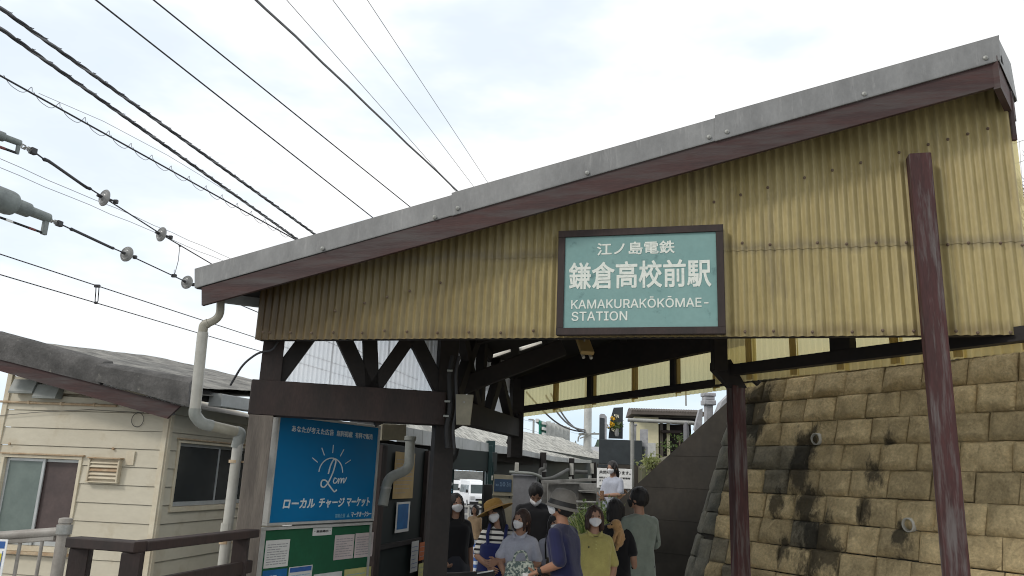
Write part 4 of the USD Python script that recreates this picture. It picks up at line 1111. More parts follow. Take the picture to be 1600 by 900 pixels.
def stone_look(name, col, col2):
    nodes = {'g': ('geometry', {}), 'n1': ('noise_texture', {'scale': 3.2, 'detail': 6.0, 'roughness': 0.62}), 'r1': ('rgb_ramp', {'ramp': [(0, col2), (.32, col2), (.62, col), (1, tuple(c * 1.12 for c in col))]}),
             'n2': ('noise_texture', {'scale': 40.0, 'detail': 5.0, 'roughness': 0.7}), 'r2': ('map_range', {'from_min': .25, 'from_max': .75, 'to_min': .68, 'to_max': 1.28, 'clamp': True}), 'c2': ('combine_color', {}), 'm2': ('mix', {'mix_type': 'multiply', 'fac': 1.0}),
             'oi': ('object_info', {}), 'or': ('map_range', {'from_min': 0, 'from_max': 1, 'to_min': .76, 'to_max': 1.15}), 'oc': ('combine_color', {}), 'om': ('mix', {'mix_type': 'multiply', 'fac': 1.0}),
             'ns': ('noise_texture', {'scale': 7.0, 'detail': 6.0, 'roughness': 0.7}), 'mp': ('mapping', {'scale': (1.0, 1.0, .38)}),
             'st': ('mix', {'color2': (0.022, 0.021, 0.018)}), 'p': ('principled_bsdf', {'roughness': .92, 'specular_ior_level': .25}),
             'nb': ('noise_texture', {'scale': 11.0, 'detail': 10.0, 'roughness': 0.72, 'distortion': .6}), 'b': ('bump', {'strength': 1.0, 'distance': .075}), 'sm': ('math', {'math_type': 'add', 'value2': 0.0}),
             'lv': ('math', {'math_type': 'multiply_add', 'value2': 1.15, 'value3': -0.73}), 'fin': ('map_range', {'from_min': .05, 'from_max': .22, 'to_min': 0, 'to_max': .82, 'clamp': True})}
    links = [('g.position', 'n1.vector'), ('g.position', 'n2.vector'), ('g.position', 'nb.vector'), ('g.position', 'mp.vector'), ('mp.vector', 'ns.vector'), ('n1.fac', 'r1.fac'), ('n2.fac', 'r2.value'), ('r2.result', 'c2.r'), ('r2.result', 'c2.g'), ('r2.result', 'c2.b'),
             ('r1.color', 'm2.color1'), ('c2.color', 'm2.color2'), ('oi.random', 'or.value'), ('or.result', 'oc.r'), ('or.result', 'oc.g'), ('or.result', 'oc.b'), ('m2.color', 'om.color1'), ('oc.color', 'om.color2'), ('nb.fac', 'b.height'), ('b.normal', 'p.normal')]
    nodes['squash'] = ('mapping', {'scale': (1.0, 1.0, .55)}); links.append(('g.position', 'squash.vector'))
    last = None
    for k, (q, r) in enumerate(zip(stain, stain_r)):
        nodes[f'd{k}'] = ('vector_math', {'math_type': 'distance', 'vector2': tuple(q * V(1, 1, .55))})
        nodes[f'e{k}'] = ('map_range', {'from_min': r * 1.1, 'from_max': r * .15, 'to_min': 0, 'to_max': .52, 'clamp': True})
        links += [('squash.vector', f'd{k}.vector1'), (f'd{k}.value', f'e{k}.value')]
        if last:
            nodes[f'x{k}'] = ('math', {'math_type': 'maximum'})
            links += [(last, f'x{k}.value1'), (f'e{k}.result', f'x{k}.value2')]
            last = f'x{k}.value'
        else:
            last = f'e{k}.result'
    links += [('ns.fac', 'lv.value1'), ('lv.value', 'sm.value1'), (last, 'sm.value2'), ('sm.value', 'fin.value'), ('fin.result', 'st.fac'), ('om.color', 'st.color1'), ('st.color', 'p.base_color')]
    usdkit.material(stage, '/World/Looks/' + name, nodes, links, surface='p.BSDF')


stone_look('stone_wall_tan', (0.72, 0.57, 0.32), (0.52, 0.41, 0.23))
stone_look('stone_wall_grey', (0.34, 0.30, 0.21), (0.2, 0.18, 0.13))

wall = Thing('stone_wall', 'battered retaining wall of rough tan stone blocks with dark water stains at the right', 'stone wall', SW0)
wall.part('mortar_bed', cat_([grid_mesh(lambda s, z: face(s, z, -.03), list(np.linspace(-2.0, -.02, 14)) + list(np.linspace(0, 7.0, 8)), np.linspace(0, ZT, 8))]), 'mortar')
rng = random.Random(21)


def stone(s0, s1, z0, z1, seed, joint=.0045, bulge=.018, amp=.042):
    n_s, n_z = 10, 8
    r = meshkit
    per_s = 1.0 if s0 >= 0 else (R0_ + BAT * (ZT - (z0 + z1) / 2))
    js = joint / max(per_s, .12)
    jit = [rng.uniform(-1, 1) * .008 for _ in range(8)]
    v = []
    for i in range(n_s):
        for j in range(n_z):
            a, b = i / (n_s - 1), j / (n_z - 1)
            S = (s0 + js + (jit[0] * (1 - b) + jit[1] * b) / per_s) * (1 - a) + (s1 - js + (jit[2] * (1 - b) + jit[3] * b) / per_s) * a
            Z = (z0 + joint + jit[4] * .6 * (1 - a) + jit[5] * .6 * a) * (1 - b) + (z1 - joint + jit[6] * .6 * (1 - a) + jit[7] * .6 * a) * b
            e = min(a, 1 - a, b, 1 - b)
            c = bulge * min(1, .55 + e * 3.0) if e > 0 else -.001
            v.append((S, Z, c))
    v = np.array(v)
    q = np.stack([v[:, 0] * per_s * 7, v[:, 1] * 7, np.full(len(v), seed * 1.7)], 1)
    nz = (meshkit.fbm(q, 4, seed) - .5) * 2 + (np.abs(meshkit.noise(q * .55, seed + 3) - .5) * -2.2 + .55)
    v[:, 2] += nz * amp * np.clip(v[:, 2] / bulge * 1.2, 0.12, 1)
    front = np.array([face(*x) for x in v])
    edge = [i * n_z for i in range(n_s)] + [(n_s - 1) * n_z + j for j in range(1, n_z)] + [i * n_z + n_z - 1 for i in range(n_s - 2, -1, -1)] + [j for j in range(n_z - 2, 0, -1)]
    back = np.array([face(v[k][0], v[k][1], -.05) for k in edge])
    f = []
    for i in range(n_s - 1):
        for j in range(n_z - 1):
            k = i * n_z + j
            f += [[k, k + n_z, k + n_z + 1], [k, k + n_z + 1, k + 1]]
    o = len(front)
    for k in range(len(edge)):
        k2 = (k + 1) % len(edge)
        f += [[edge[k], o + k, o + k2], [edge[k], o + k2, edge[k2]]]
    t = T(np.vstack([front, back]), f)
    return t


seed = 0
S_END = 6.2
course = 0
zcur = ZT - ch
while zcur > -ch * .5 and course < 16:
    z1, z0 = zcur + ch, max(zcur, 0.0)
    s = 0.0
    if zcur > .25:
        first = True
        while s < S_END:
            w_ = rng.uniform(.30, .42) if not first else rng.uniform(.2, .36)
            first = False
            seed += 1
            u_est = s / S_END
            grey = rng.random() < (.4 if s < .5 else .06 if s < 1.3 else .0)
            wall.part('stone', stone(s, s + w_, z0, z1, seed), 'stone_wall_grey' if grey else 'stone_wall_tan', smooth=42)
            s += w_
        ph = -.0
        r = R0_ + BAT * (ZT - (z0 + z1) / 2)
        while ph > -1.75:
            dw = min(1.0, rng.uniform(.22, .36) / max(r, .2))
            seed += 1
            wall.part('stone', stone(ph - dw, ph - .001, z0 + rng.uniform(-.03, .03), z1 + rng.uniform(-.03, .03), seed, joint=.005, bulge=.007, amp=.014), 'stone_grey', smooth=42)
            ph -= dw
    zcur -= ch
    course += 1
wall.part('cope', cat_([grid_mesh(lambda s, z: face(s, ZT, -.02) + (-sn if s >= 0 else -(sn * math.cos(-s) - sd * math.sin(-s))) * z, list(np.linspace(-1.8, -.01, 8)) + [0, 7.0], [0.0, .09])]), 'mortar')
for (u, v) in ((1280, 686), (1425, 820), (1492, 553)):
    c = on(u, v, SREF, spn)
    d = unit(sn * 1 + V(0, 0, -.05) + V(-.2, 0, 0))
    outer, inner = c + d * .05, c - d * .06
    th = np.linspace(0, 2 * math.pi, 19)
    wp = wall.part('weep_pipe', cat_([tube([inner, outer], .058, 18, False), tube([outer, inner], .047, 18, False), tube([outer + unit(np.cross(d, ZUP)) * .0525 * math.cos(t) + unit(np.cross(np.cross(d, ZUP), d)) * .0525 * math.sin(t) for t in th], .006, 6, False)]), 'pvc_white')
    wall.part('pipe_shadow_plug', cyl(inner + d * .005, inner + d * .02, .046), 'black', parent=wp)
# earth held by the wall, with wire fence and bare creeper above the end of the gable
top = [face(.0, ZT)[:2], face(7, ZT)[:2], (14, 2), (14, 40), (4.4, 40), (2.6, 14)]
p = usdkit.mesh(stage, '/World/terrace', prism([tuple(x) for x in (face(.0, ZT) - sn * .1, face(7.0, ZT) - sn * .1, V(14, 2, 0), V(14, 40, 0), V(13, 40, 0), V(7, 20, 0), V(4.6, 13.5, 0))] and [tuple((np.asarray(x)[:2])) for x in (face(.0, ZT) - sn * .1, face(7.0, ZT) - sn * .1, V(14, 2, 0), V(14, 40, 0), V(13, 40, 0), V(7, 20, 0), V(4.6, 13.5, 0))], 0.01, ZT - .01), '/World/Looks/earth')
tag(p.GetPrim(), 'earth terrace held back by the stone wall', kind='structure')
fy = 8.6
fence2 = Thing('wire_fence', 'thin wire mesh fence above the stone wall beyond the gable end', 'fence', V(aty(1640, 300, fy)[0], fy, ZT))
zt_, zb_ = aty(1595, 222, fy)[2], aty(1610, 380, fy)[2]
x_ = aty(1575, 250, fy)[0]
for k in range(12):
    xx = x_ + k * .075
    pts = [V(xx + .02 * math.sin(3 * z + k), fy, z) for z in np.linspace(ZT, zt_ + .1 * (k * .075), 14)]
    fence2.part('strand', tube(pts, .0035, 4), 'galv')
for k in range(-4, 6):
    z = zt_ - (zt_ - zb_) * (5 - k) / 5
    fence2.part('wire', tube([V(x_ - .05, fy, z - .08), V(x_ + .9, fy, z + .3)], .0035, 4), 'galv')
fence2.part('post', cyl(V(x_ + .5, fy + .05, ZT - .02), V(x_ + .5, fy + .05, zt_ + .2), .03), 'galv')
tw = []
rng2 = random.Random(3)
for k in range(46):
    u0, v0 = 1602 + rng2.uniform(-8, 22), 330 + rng2.uniform(-60, 70)
    a = aty(u0, v0, fy - .05 + rng2.uniform(-.1, .1)); pts = [a]
    d = unit(V(rng2.uniform(-.6, .4), 0, rng2.uniform(.2, 1)))
    for _ in range(5):
        d = unit(d + V(rng2.uniform(-.5, .5), rng2.uniform(-.2, .2), rng2.uniform(-.4, .5))); pts.append(pts[-1] + d * .07)
    tw.append(tube(pts, [.006, .005, .004, .004, .003, .002], 4))
cr = Thing('creeper', 'bare twiggy creeper tangled in the wire fence at the right edge', 'plant', V(x_ + .3, fy, ZT))
cr.part('twigs', cat_(tw), 'twig')

def leaves_(n, centre, spread, size, seed):
    r = np.random.RandomState(seed)
    c = np.asarray(centre) + r.normal(size=(n, 3)) * spread
    d = r.normal(size=(n, 3)); d /= np.linalg.norm(d, axis=1, keepdims=True)
    s = np.cross(d, r.normal(size=(n, 3))); s /= np.linalg.norm(s, axis=1, keepdims=True)
    L = size * r.uniform(.6, 1.4, (n, 1))
    v = np.stack([c - d * L * .5, c + s * L * .22, c + d * L * .5, c - s * L * .22], 1).reshape(-1, 3)
    q = np.arange(n)[:, None] * 4
    return T(v, np.vstack([q + [0, 1, 2], q + [0, 2, 3]]))


# ---------------------------------------------------------------- dark concrete stair wall behind the crowd
dw = [aty(930, 812, 11.6), aty(1141, 622, 10.3), aty(1141, 900, 10.3)]
DW = Wall(dw[0] * V(1, 1, 0), (dw[1] - dw[0]) * V(1, 1, 0))
q = [DW.at(*x) for x in ((925, 818), (985, 766), (1143, 622), (1200, 572))]
st = Thing('stair_wall', 'dark stained concrete wall rising to the right behind the crowd', 'wall', DW.p(.8, 0))
st.part('wall', DW.poly([(q[0][0], 0), (q[3][0], 0), (q[3][0], q[3][1]), (q[2][0], q[2][1]), (q[1][0], q[1][1]), (q[0][0], q[0][1])], -.22, .0), 'concrete_dark', smooth=False)
for k in range(1, 6):
    z = .42 * k
    a_lo = DW.at(930, 812)[0] + max(0, (z - DW.at(930, 812)[1])) * (q[2][0] - q[1][0]) / (q[2][1] - q[1][1]) + .05
    st.part('form_line', DW.box(a_lo, z - .004, q[3][0], z + .004, .0, .004, ch=.001), 'concrete_dark')
# ---------------------------------------------------------------- platform canopy curving away
ev = [(632, 667, 690, 9.4), (660, 672, 695, 10.0), (722, 684, 701.5, 12.2), (775, 695, 708, 14.5), (812, 701.5, 710.7, 17.0), (847, 709.5, 717, 19.5), (868, 713.5, 721, 21.5), (897, 717, 723, 24.0), (917, 718.5, 723.5, 26.5), (940, 720, 724, 30.0), (975, 721, 724, 36.0)]
et = [aty(u, t, y) for u, t, b, y in ev]; eb = [aty(u, b, y) for u, t, b, y in ev]
pc = Thing('platform_canopy', 'long low platform canopy with mottled pale roof curving away behind the entrance', 'canopy', et[2] * V(1, 1, 0))


def off(pts, k, d):
    t = unit((pts[min(k + 1, len(pts) - 1)] - pts[max(k - 1, 0)]) * V(1, 1, 0))
    return V(-t[1], t[0], 0) * d


for k in range(len(et) - 1):
    a, b, c, d = et[k], et[k + 1], eb[k + 1], eb[k]
    nseg = 2
    for j in range(nseg):
        s0, s1 = j / nseg + .004, (j + 1) / nseg - .004
        p = [a + (b - a) * s0, a + (b - a) * s1, d + (c - d) * s1, d + (c - d) * s0]
        o0, o1 = off(et, k, .10), off(et, k + 1, .10)
        pc.part('gutter_length', hullof(p + [p[0] + o0, p[1] + o1, p[2] + o1, p[3] + o0]), 'gutter', smooth=False)
ROWS = 9
rows_ = []
for r in range(ROWS + 1):
    wk = [.06 + (.9, 1.1, 1.7, 2.4, 2.8)[min(k, 4)] * r / ROWS for k in range(len(et))]
    rows_.append([et[k] + off(et, k, wk[k]) + V(0, 0, -.03 + .33 * wk[k] + (.02 if r % 2 else 0)) for k in range(len(et))])
for r in range(ROWS):
    up, lo_ = rows_[r + 1], rows_[r]
    v = np.array(list(lo_) + [x + V(0, 0, .05) for x in up] + [x + V(0, 0, -.02) for x in lo_])
    n_ = len(et); f = []
    for k in range(n_ - 1):
        f += [[k, k + 1, n_ + k + 1], [k, n_ + k + 1, n_ + k], [2 * n_ + k, 2 * n_ + k + 1, k + 1], [2 * n_ + k, k + 1, k]]
    pc.part('roof_course', T(v, f), 'platform_roof', smooth=False)
und = np.array([x - V(0, 0, .02) for x in rows_[0]] + [x + V(0, 0, -.35) for x in rows_[-1]]); n_ = len(et)
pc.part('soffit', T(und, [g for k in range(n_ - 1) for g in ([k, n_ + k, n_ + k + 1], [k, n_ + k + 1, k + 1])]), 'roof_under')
for (u, y, w_) in ((690, 11.5, .14), (765, 14.0, .14), (848, 19.0, .13), (893, 23.0, .13), (928, 27.0, .12)):
    b = aty(u, 730, y) * V(1, 1, 0)
    pc.part('column', cbox(b + V(0, 0, 1.17), (w_, w_, 2.34), .2), 'post_green' if u < 800 else 'wood_dark')
pc.part('fascia_beam', cat_([beam(eb[k] + off(eb, k, .5) - V(0, 0, .05), eb[k + 1] + off(eb, k + 1, .5) - V(0, 0, .05), .1, .18) for k in range(len(eb) - 1)]), 'wood_dark')
for (u, v0, v1, y) in ((893, 724, 742, 22.6), (925, 724, 740, 26.0)):
    pc.part('downpipe', cyl(aty(u, v0, y), aty(u, v1, y), .055), 'pvc_white')
# beam with rounded brackets over the opening to the road
for (pa, pb_, h) in (((690, 716), (772, 722), .30),):
    pc.part('lintel', beam(aty(*pa, 11.6), aty(*pb_, 12.6), .12, h), 'booth_green')
pc.part('lintel_bracket', hullof([p + V(0, d, 0) for d in (-.05, .05) for p in (aty(771, 722, 12.5), aty(752, 725, 12.5), aty(762, 738, 12.5), aty(772, 760, 12.5))]), 'post_green', smooth=False)
opp = aty(704, 760, 12.0) * V(1, 1, 0)
sp = Thing('sign_post', 'dark green steel post with round white sticker in the opening to the road', 'post', opp)
sp.part('post', cbox(opp + V(0, 0, 1.12), (.085, .085, 2.24), .1), 'post_green')
s_ = aty(705, 756, 11.94)
sp.part('sticker', cyl(s_, s_ + V(0, -.004, 0), .024, n=16), 'print_white')
for k, v in enumerate((765, 769, 773)):
    sp.part('small_label', cbox(aty(705, v, 11.95), (.03, .006, .022), 0), 'print_teal')
op2 = aty(764.5, 755, 12.4) * V(1, 1, 0)
single('post', cbox(op2 + V(0, 0, 1.1), (.06, .06, 2.2), .1), 'post_green', 'teal green post at the right side of the opening to the road', 'post')
dk_ = aty(761, 800, 11.0) * V(1, 1, 0)
dkt = aty(761, 757, 11.0)[2]
single('board', cbox(dk_ + V(0, 0, dkt / 2), (.12, .05, dkt), -.1), 'black', 'tall narrow black board left of the pillar with the blue display', 'board')

# pillar with the blue height display, grey machine
pl = aty(786, 760, 10.6) * V(1, 1, 0)
plz = aty(786, 742, 10.6)[2]; plw = .255
PW_ = Wall(pl + V(-plw / 2, -.1, 0), V(1, -.0, 0))
pillar = Thing('display_pillar', 'beige pillar with a dark blue display reading 10.3m behind the straw hat', 'pillar', pl)
pillar.part('case', PW_.box(0, 0, plw, plz, -.2, 0), 'pillar_beige')
d0, d1 = PW_.at(771, 748), PW_.at(796.5, 769)
pillar.part('display', PW_.box(max(.012, d0[0]), d1[1], plw - .02, d0[1], .0, .008), 'display')
pillar.part('lettering', text_on(PW_, '10', .085, .155, d1[1] + .07, d0[1] - .04, .008, False, 1, .001), 'display_print', smooth=False)
pillar.part('lettering', text_on(PW_, '.3m', .165, .225, d1[1] + .07, d1[1] + .12, .008, False, 0, .001), 'display_print', smooth=False)
pillar.part('lettering', text_on(PW_, '海抜', .028, .072, d1[1] + .07, d1[1] + .10, .008, True, 0, .001), 'display_print', smooth=False)
pillar.part('ledge', PW_.box(-.01, d1[1] - .05, plw + .01, d1[1] - .03, .0, .02), 'pillar_beige')
pillar.part('knob', PW_.put(cyl(V(plw - .04, d1[1] - .06, 0), V(plw - .04, d1[1] - .06, .012), .012)), 'black')
pillar.part('side_lamp', cbox(aty(769, 747, 10.5), (.02, .02, .06)), 'pvc_white')
mc = aty(818, 770, 11.4) * V(1, 1, 0)
mz = aty(818, 741, 11.4)[2]
mach = Thing('ticket_machine', 'plain grey cabinet with rounded top rail between the pillar and the tall man', 'machine', mc)
mach.part('cabinet', cbox(mc + V(0, .15, mz / 2), (.36, .4, mz), 0, ch=.02), 'machine_grey')
mach.part('top_rail', tube(bend([V(mc[0] - .21, mc[1] - .08, mz + .02), V(mc[0] + .12, mc[1] - .08, mz + .015), V(mc[0] + .24, mc[1] - .04, mz - .03)], .08), .022, 10), 'pvc_grey')
wbx = aty(807.5, 730, 11.0)
single('speaker', cbox(wbx, (.055, .06, .12)), 'pvc_white', 'small white box speaker hung under the platform canopy edge', 'speaker')

# dark back wall of the platform, concrete ledges and curved handrail
bw0, bw1 = aty(770, 740, 17.5) * V(1, 1, 0), aty(960, 740, 31.0) * V(1, 1, 0)
PBW = Wall(bw0, bw1 - bw0)
single('platform_wall', PBW.box(.2, 0, 15, 2.5, -.3, -.1), 'booth_green', 'dark boarded wall under the platform canopy', 'wall')
ledge = Thing('concrete_steps', 'grey concrete blocks and ledges behind the grey hat', 'steps', aty(890, 780, 14) * V(1, 1, 0))
for (u0, v0, u1, v1, y, m_) in ((848, 752, 937, 800, 14.6, 'concrete_mid'), (857, 754, 905, 800, 14.2, 'concrete_mid'), (905, 766, 930, 769, 13.9, 'concrete_mid'), (900, 783, 935, 787, 13.4, 'concrete_mid'), (892, 793, 935, 796, 13.0, 'concrete_mid'), (905, 770, 932, 800, 14.0, 'concrete_dark')):
    a, b = aty(u0, v0, y), aty(u1, v1, y)
    zb2 = 0 if v1 >= 800 else b[2]
    ledge.part('block', cbox(V((a[0] + b[0]) / 2, y + .2, (a[2] + zb2) / 2), (b[0] - a[0], .4, a[2] - zb2), -.02), m_)
ledge.part('coping', beam(aty(846, 753, 14.1), aty(936, 749, 14.1), .12, .05), 'concrete_mid')
hr = Thing('handrail', 'curved pale pipe handrail under the platform canopy', 'handrail', aty(850, 750, 14) * V(1, 1, 0))
hr.part('rail', tube(bend([aty(852, 724, 15), aty(851, 733, 15), aty(844, 733, 15), aty(844, 746, 15), aty(848, 749, 15), aty(864, 747, 15), aty(888, 734, 15.5)], .25), .035, 10), 'rail_dull')
hr.part('rail', tube([aty(898, 737, 16), aty(918, 738, 16)], .04, 10), 'rail_dull')
hr.part('upright', cyl(aty(891, 745, 15), aty(892, 752, 15), .03), 'galv'); hr.part('upright', cyl(aty(922, 743, 15), aty(921, 751, 15), .03), 'galv')
lm = aty(850.5, 735.5, 16)
single('lamp', cat_([cbox(lm, (.08, .06, .045))]), 'porcelain', 'small white lamp under the dark platform canopy', 'lamp')


# ---------------------------------------------------------------- planting
def leaves(n, centre, spread, size, seed, drop=0.0):
    r = np.random.RandomState(seed)
    c = np.asarray(centre) + r.normal(size=(n, 3)) * spread
    d = r.normal(size=(n, 3)); d /= np.linalg.norm(d, axis=1, keepdims=True)
    d[:, 2] -= drop
    s = np.cross(d, r.normal(size=(n, 3))); s /= np.linalg.norm(s, axis=1, keepdims=True)
    L = size * r.uniform(.6, 1.4, (n, 1))
    v = np.stack([c - d * L * .5, c + s * L * .22, c + d * L * .5, c - s * L * .22], 1).reshape(-1, 3)
    q = np.arange(n)[:, None] * 4
    return T(v, np.vstack([q + [0, 1, 2], q + [0, 2, 3]]))


bc = aty(930, 795, 11.4)
bush = Thing('grass_clump', 'arching green grass clump between the grey hat and the yellow top', 'plant', bc * V(1, 1, 0))
r_ = random.Random(8); bl = []
for k in range(420):
    u = r_.uniform(902, 966); base = aty(u, 815, 11.4 + r_.uniform(-.35, .35)); base[2] = .82 + r_.uniform(0, .22)
    d = unit(V(r_.uniform(-.8, .8), r_.uniform(-.7, .7), 1.2)); L = r_.uniform(.3, .75)
    pts = [base + d * L * s + V(d[0], d[1], 0) * s * s * .25 - V(0, 0, s * s * .22) for s in (0, .33, .66, 1)]
    w_ = V(.009, .003, 0)
    v = []
    for i, q in enumerate(pts):
        v += [q - w_ * (1 - i / 3.2), q + w_ * (1 - i / 3.2)]
    bl.append(T(v, [[0, 1, 3], [0, 3, 2], [2, 3, 5], [2, 5, 4], [4, 5, 7], [4, 7, 6]]))
bush.part('blades', cat_(bl[::2]), 'leaf_pale'); bush.part('blades', cat_(bl[1::2]), 'leaf')
bush.part('foliage', cat_([leaves(450, aty(945, 806, 11.6), (.14, .15, .09), .05, 4), leaves(250, aty(960, 796, 11.5), (.08, .1, .08), .04, 5), leaves(400, aty(918, 812, 11.5), (.2, .15, .1), .05, 6)]), 'leaf')

# ---------------------------------------------------------------- memorial, grave pillars, notice and railing on the terrace
my = 17.0
ms = Wall(aty(937, 720, my) * V(1, 1, 0), V(1, -.12, 0))
mon = Thing('memorial', 'black polished stone memorial block above the white notice', 'memorial', ms.p(.4, 0))
x0, z1 = ms.at(936, 686); x1, z0 = ms.at(1003, 727)
mon.part('block', ms.box(x0, z0, x1, z1, -.7, 0, ch=.01), 'monument')
mon.part('plinth', ms.box(x0 - .04, 0, x1 + .03, z0 - .002, -.75, .02), 'concrete_dark')
mon.part('side_block', ms.box(x1 - .02, z0 + .02, x1 + .06, z1 - .12, -.5, -.05), 'monument')
for (u0, v0, u1, v1, m_, cr_) in ((936.5, 646, 948, 686, 'monument', .1),):
    a0, b1 = ms.at(u0, v0); a1, b0 = ms.at(u1, v1)
    mon.part('stele', ms.poly([(a0, b0), (a1, b0), (a1, b1 - .06), (a1 - .05, b1), (a0 + .03, b1 + .005), (a0, b1 - .03)], -.35, -.12), 'granite')
    mon.part('stele_face', ms.poly([(a0 + .005, b0), (a1 - .045, b0), (a1 - .05, b1 - .09), (a0 + .005, b1 - .08)], -.119, -.112), 'monument')
a0, b0 = ms.at(951, 683); a1, b1 = ms.at(974, 634)
mon.part('stele', ms.poly([(a0, b0), (a1, b0), (a1, b1), (a0 + (a1 - a0) * .34, b1 - .02), (a0 + .04, b1 - .25)], -.55, -.3), 'monument', smooth=False)
fv = ms.p(*ms.at(964, 681), -.2)
vase = Thing('flower_vase', 'pale vase of yellow flowers on top of the black memorial', 'flowers', fv)
vase.part('vase', tube([fv, fv + V(0, 0, .06), fv + V(0, 0, .14), fv + V(0, 0, .17)], [.035, .05, .04, .05], 12), 'porcelain')
r_ = np.random.RandomState(5)
for k in range(9):
    c = fv + V(-.04 + .1 * r_.randn(), .03 * r_.randn(), .26 + .07 * r_.randn())
    fl = vase.part('flower', cat_([leaves(16, c, .018, .06, 30 + k)]), 'petal' if k % 4 else 'petal_white')
    vase.part('stem', tube([fv + V(0, 0, .1), c], .004, 4), 'leaf', parent=fl)
vase.part('leaves', leaves(60, fv + V(0, 0, .23), (.07, .04, .06), .07, 61), 'leaf')
gp_ = Thing('grave_pillar', 'pale grey squared stone pillar right of the black memorial', 'pillar', ms.p(*ms.at(1007, 727)))
a0, b1 = ms.at(1001, 670); a1, b0 = ms.at(1013, 728)
gp_.part('shaft', ms.box(a0, b0, a1, b1, -.3, -.1), 'granite'); gp_.part('base', ms.box(a0 - .05, b0 - .05, a1 + .1, b0 - .002, -.4, .0), 'concrete_light')
gp2_ = Thing('grave_pillar', 'second grey stone pillar, behind the pipe railing post', 'pillar', ms.p(*ms.at(993, 690)))
a0, b1 = ms.at(989, 660); a1, b0 = ms.at(997, 689)
gp2_.part('shaft', ms.box(a0, b0 - .3, a1, b1, -1.1, -.9), 'granite'); gp2_.part('cap', ms.box(a0 - .02, b1 + .002, a1 + .02, b1 + .04, -1.12, -.88), 'granite')

ny = 14.0
NW = Wall(aty(933, 745, ny) * V(1, 1, 0), V(1, -.08, 0))
n0 = NW.at(933, 731); n1 = NW.at(987.5, 764); n2 = NW.at(987, 733)
nb = Thing('cemetery_notice', 'white notice board with black Japanese lettering behind the woman on the steps', 'notice', NW.p(n0[0], 0))
nb.part('panel', NW.box(n0[0], n1[1], n1[0], (n0[1] + n2[1]) / 2, -.02, 0), 'white_paint')
nw, nh = n1[0] - n0[0], (n0[1] + n2[1]) / 2 - n1[1]
for txt, x0, x1, y0, y1, bd in (('共同', .06, .27, .70, .88, 3), ('ります。', .60, .96, .70, .88, 3), ('無断立入', .06, .29, .47, .57, 3), ('まで連絡', .07, .30, .32, .42, 3), ('に管理者', .66, .95, .47, .57, 3), ('管理者', .07, .20, .05, .13, 3)):
    nb.part('lettering', text_on(NW, txt, n0[0] + x0 * nw, n0[0] + x1 * nw, n1[1] + y0 * nh, n1[1] + y1 * nh, .0, True, bd, .002), 'print_black', smooth=False)
for a in (n0[0] + .05, n1[0] - .05):
    nb.part('leg', NW.box(a - .02, 0, a + .02, n1[1] + .1, -.07, -.025), 'galv')
nb.part('top_board', NW.box(n0[0] + .02, n0[1] + .01, n0[0] + .2, n0[1] + .06, -.06, -.02), 'monument')

ry = 14.3
pr_ = [aty(981, 656, ry), aty(1084, 661, ry - .35)]
prl = Thing('stair_railing', 'grey pipe railing on posts beside the memorial', 'railing', aty(988, 750, ry) * V(1, 1, 0))
prl.part('rail', cyl(pr_[0], pr_[1], .035), 'galv')
pz = aty(988, 656, ry)
prl.part('post', cyl(V(pz[0], ry, .3), pz, .034), 'galv')
pz = aty(1072, 660, ry - .3)
prl.part('post', cyl(V(pz[0], ry - .3, 1.0), pz, .05), 'machine_grey')
prl.part('end_bend', tube(bend([pr_[1] - V(.1, 0, 0), pr_[1] + V(.03, 0, 0), pr_[1] + V(.04, 0, -.15)], .06), .034, 10), 'galv')

hy = 26.0
CW = Wall(aty(990, 700, hy) * V(1, 1, 0), V(1, -.1, 0))
hut = Thing('cream_hut', 'cream walled hut with brown corrugated roof beyond the memorial', 'building', CW.p(1, 0))
c0_ = CW.at(991, 651); c1_ = CW.at(1029, 691); c2_ = CW.at(1092, 653)
hut.part('wall', CW.box(c0_[0], 0, c1_[0], c0_[1], -3.0, 0), 'cream_wall')
hut.part('wall_base', CW.box(c0_[0] + .2, 0, c1_[0] - .1, CW.at(1010, 692)[1], .003, .1), 'concrete_light')
hut.part('open_bay', CW.box(c1_[0] + .002, 0, c2_[0], CW.at(1060, 656)[1], -3.0, -2.0), 'wood_dark')
hut.part('bay_beam', CW.box(c1_[0] + .002, CW.at(1060, 658)[1], c2_[0], CW.at(1060, 653)[1], -.4, -.02), 'wood_dark')
for u in (1035, 1046):
    a = CW.at(u, 690)[0]
    hut.part('bay_post', CW.box(a - .05, 0, a + .05, CW.at(u, 657)[1], -.4, -.3), 'cream_wall' if u == 1046 else 'wood_grey')
hut.part('bench', CW.box(c1_[0] + .1, CW.at(1050, 676)[1], CW.at(1066, 676)[0], CW.at(1050, 672)[1], -.5, -.1), 'wood_brown')
rf0, rf1 = CW.at(985, 646), CW.at(1094, 646)
hut.part('roof', CW.put(hullof([(x, z, c) for x in (rf0[0], rf1[0] + .1) for z, c in ((rf0[1] - .05, .45), (rf0[1] + .05, .45), (rf0[1] + .28, -1.4), (rf0[1] + .1, -3.2))])), 'tile_brown', smooth=False)
for k in range(28):
    a = rf0[0] + (rf1[0] - rf0[0] + .1) * (k + .5) / 28
    hut.part('roof_rib', CW.put(beam(V(a, rf0[1] + .055, .46), V(a, rf0[1] + .285, -1.39), .05, .05, up=V(0, 1, 0))), 'tile_brown')
hut.part('aerial', cat_([cyl(CW.p(CW.at(1078, 640)[0], rf0[1] + .4, -1), CW.p(CW.at(1078, 640)[0], rf0[1] + 1.0, -1), .03), cyl(CW.p(CW.at(1073, 640)[0], rf0[1] + .9, -1), CW.p(CW.at(1084, 640)[0], rf0[1] + .95, -1), .02)]), 'galv')

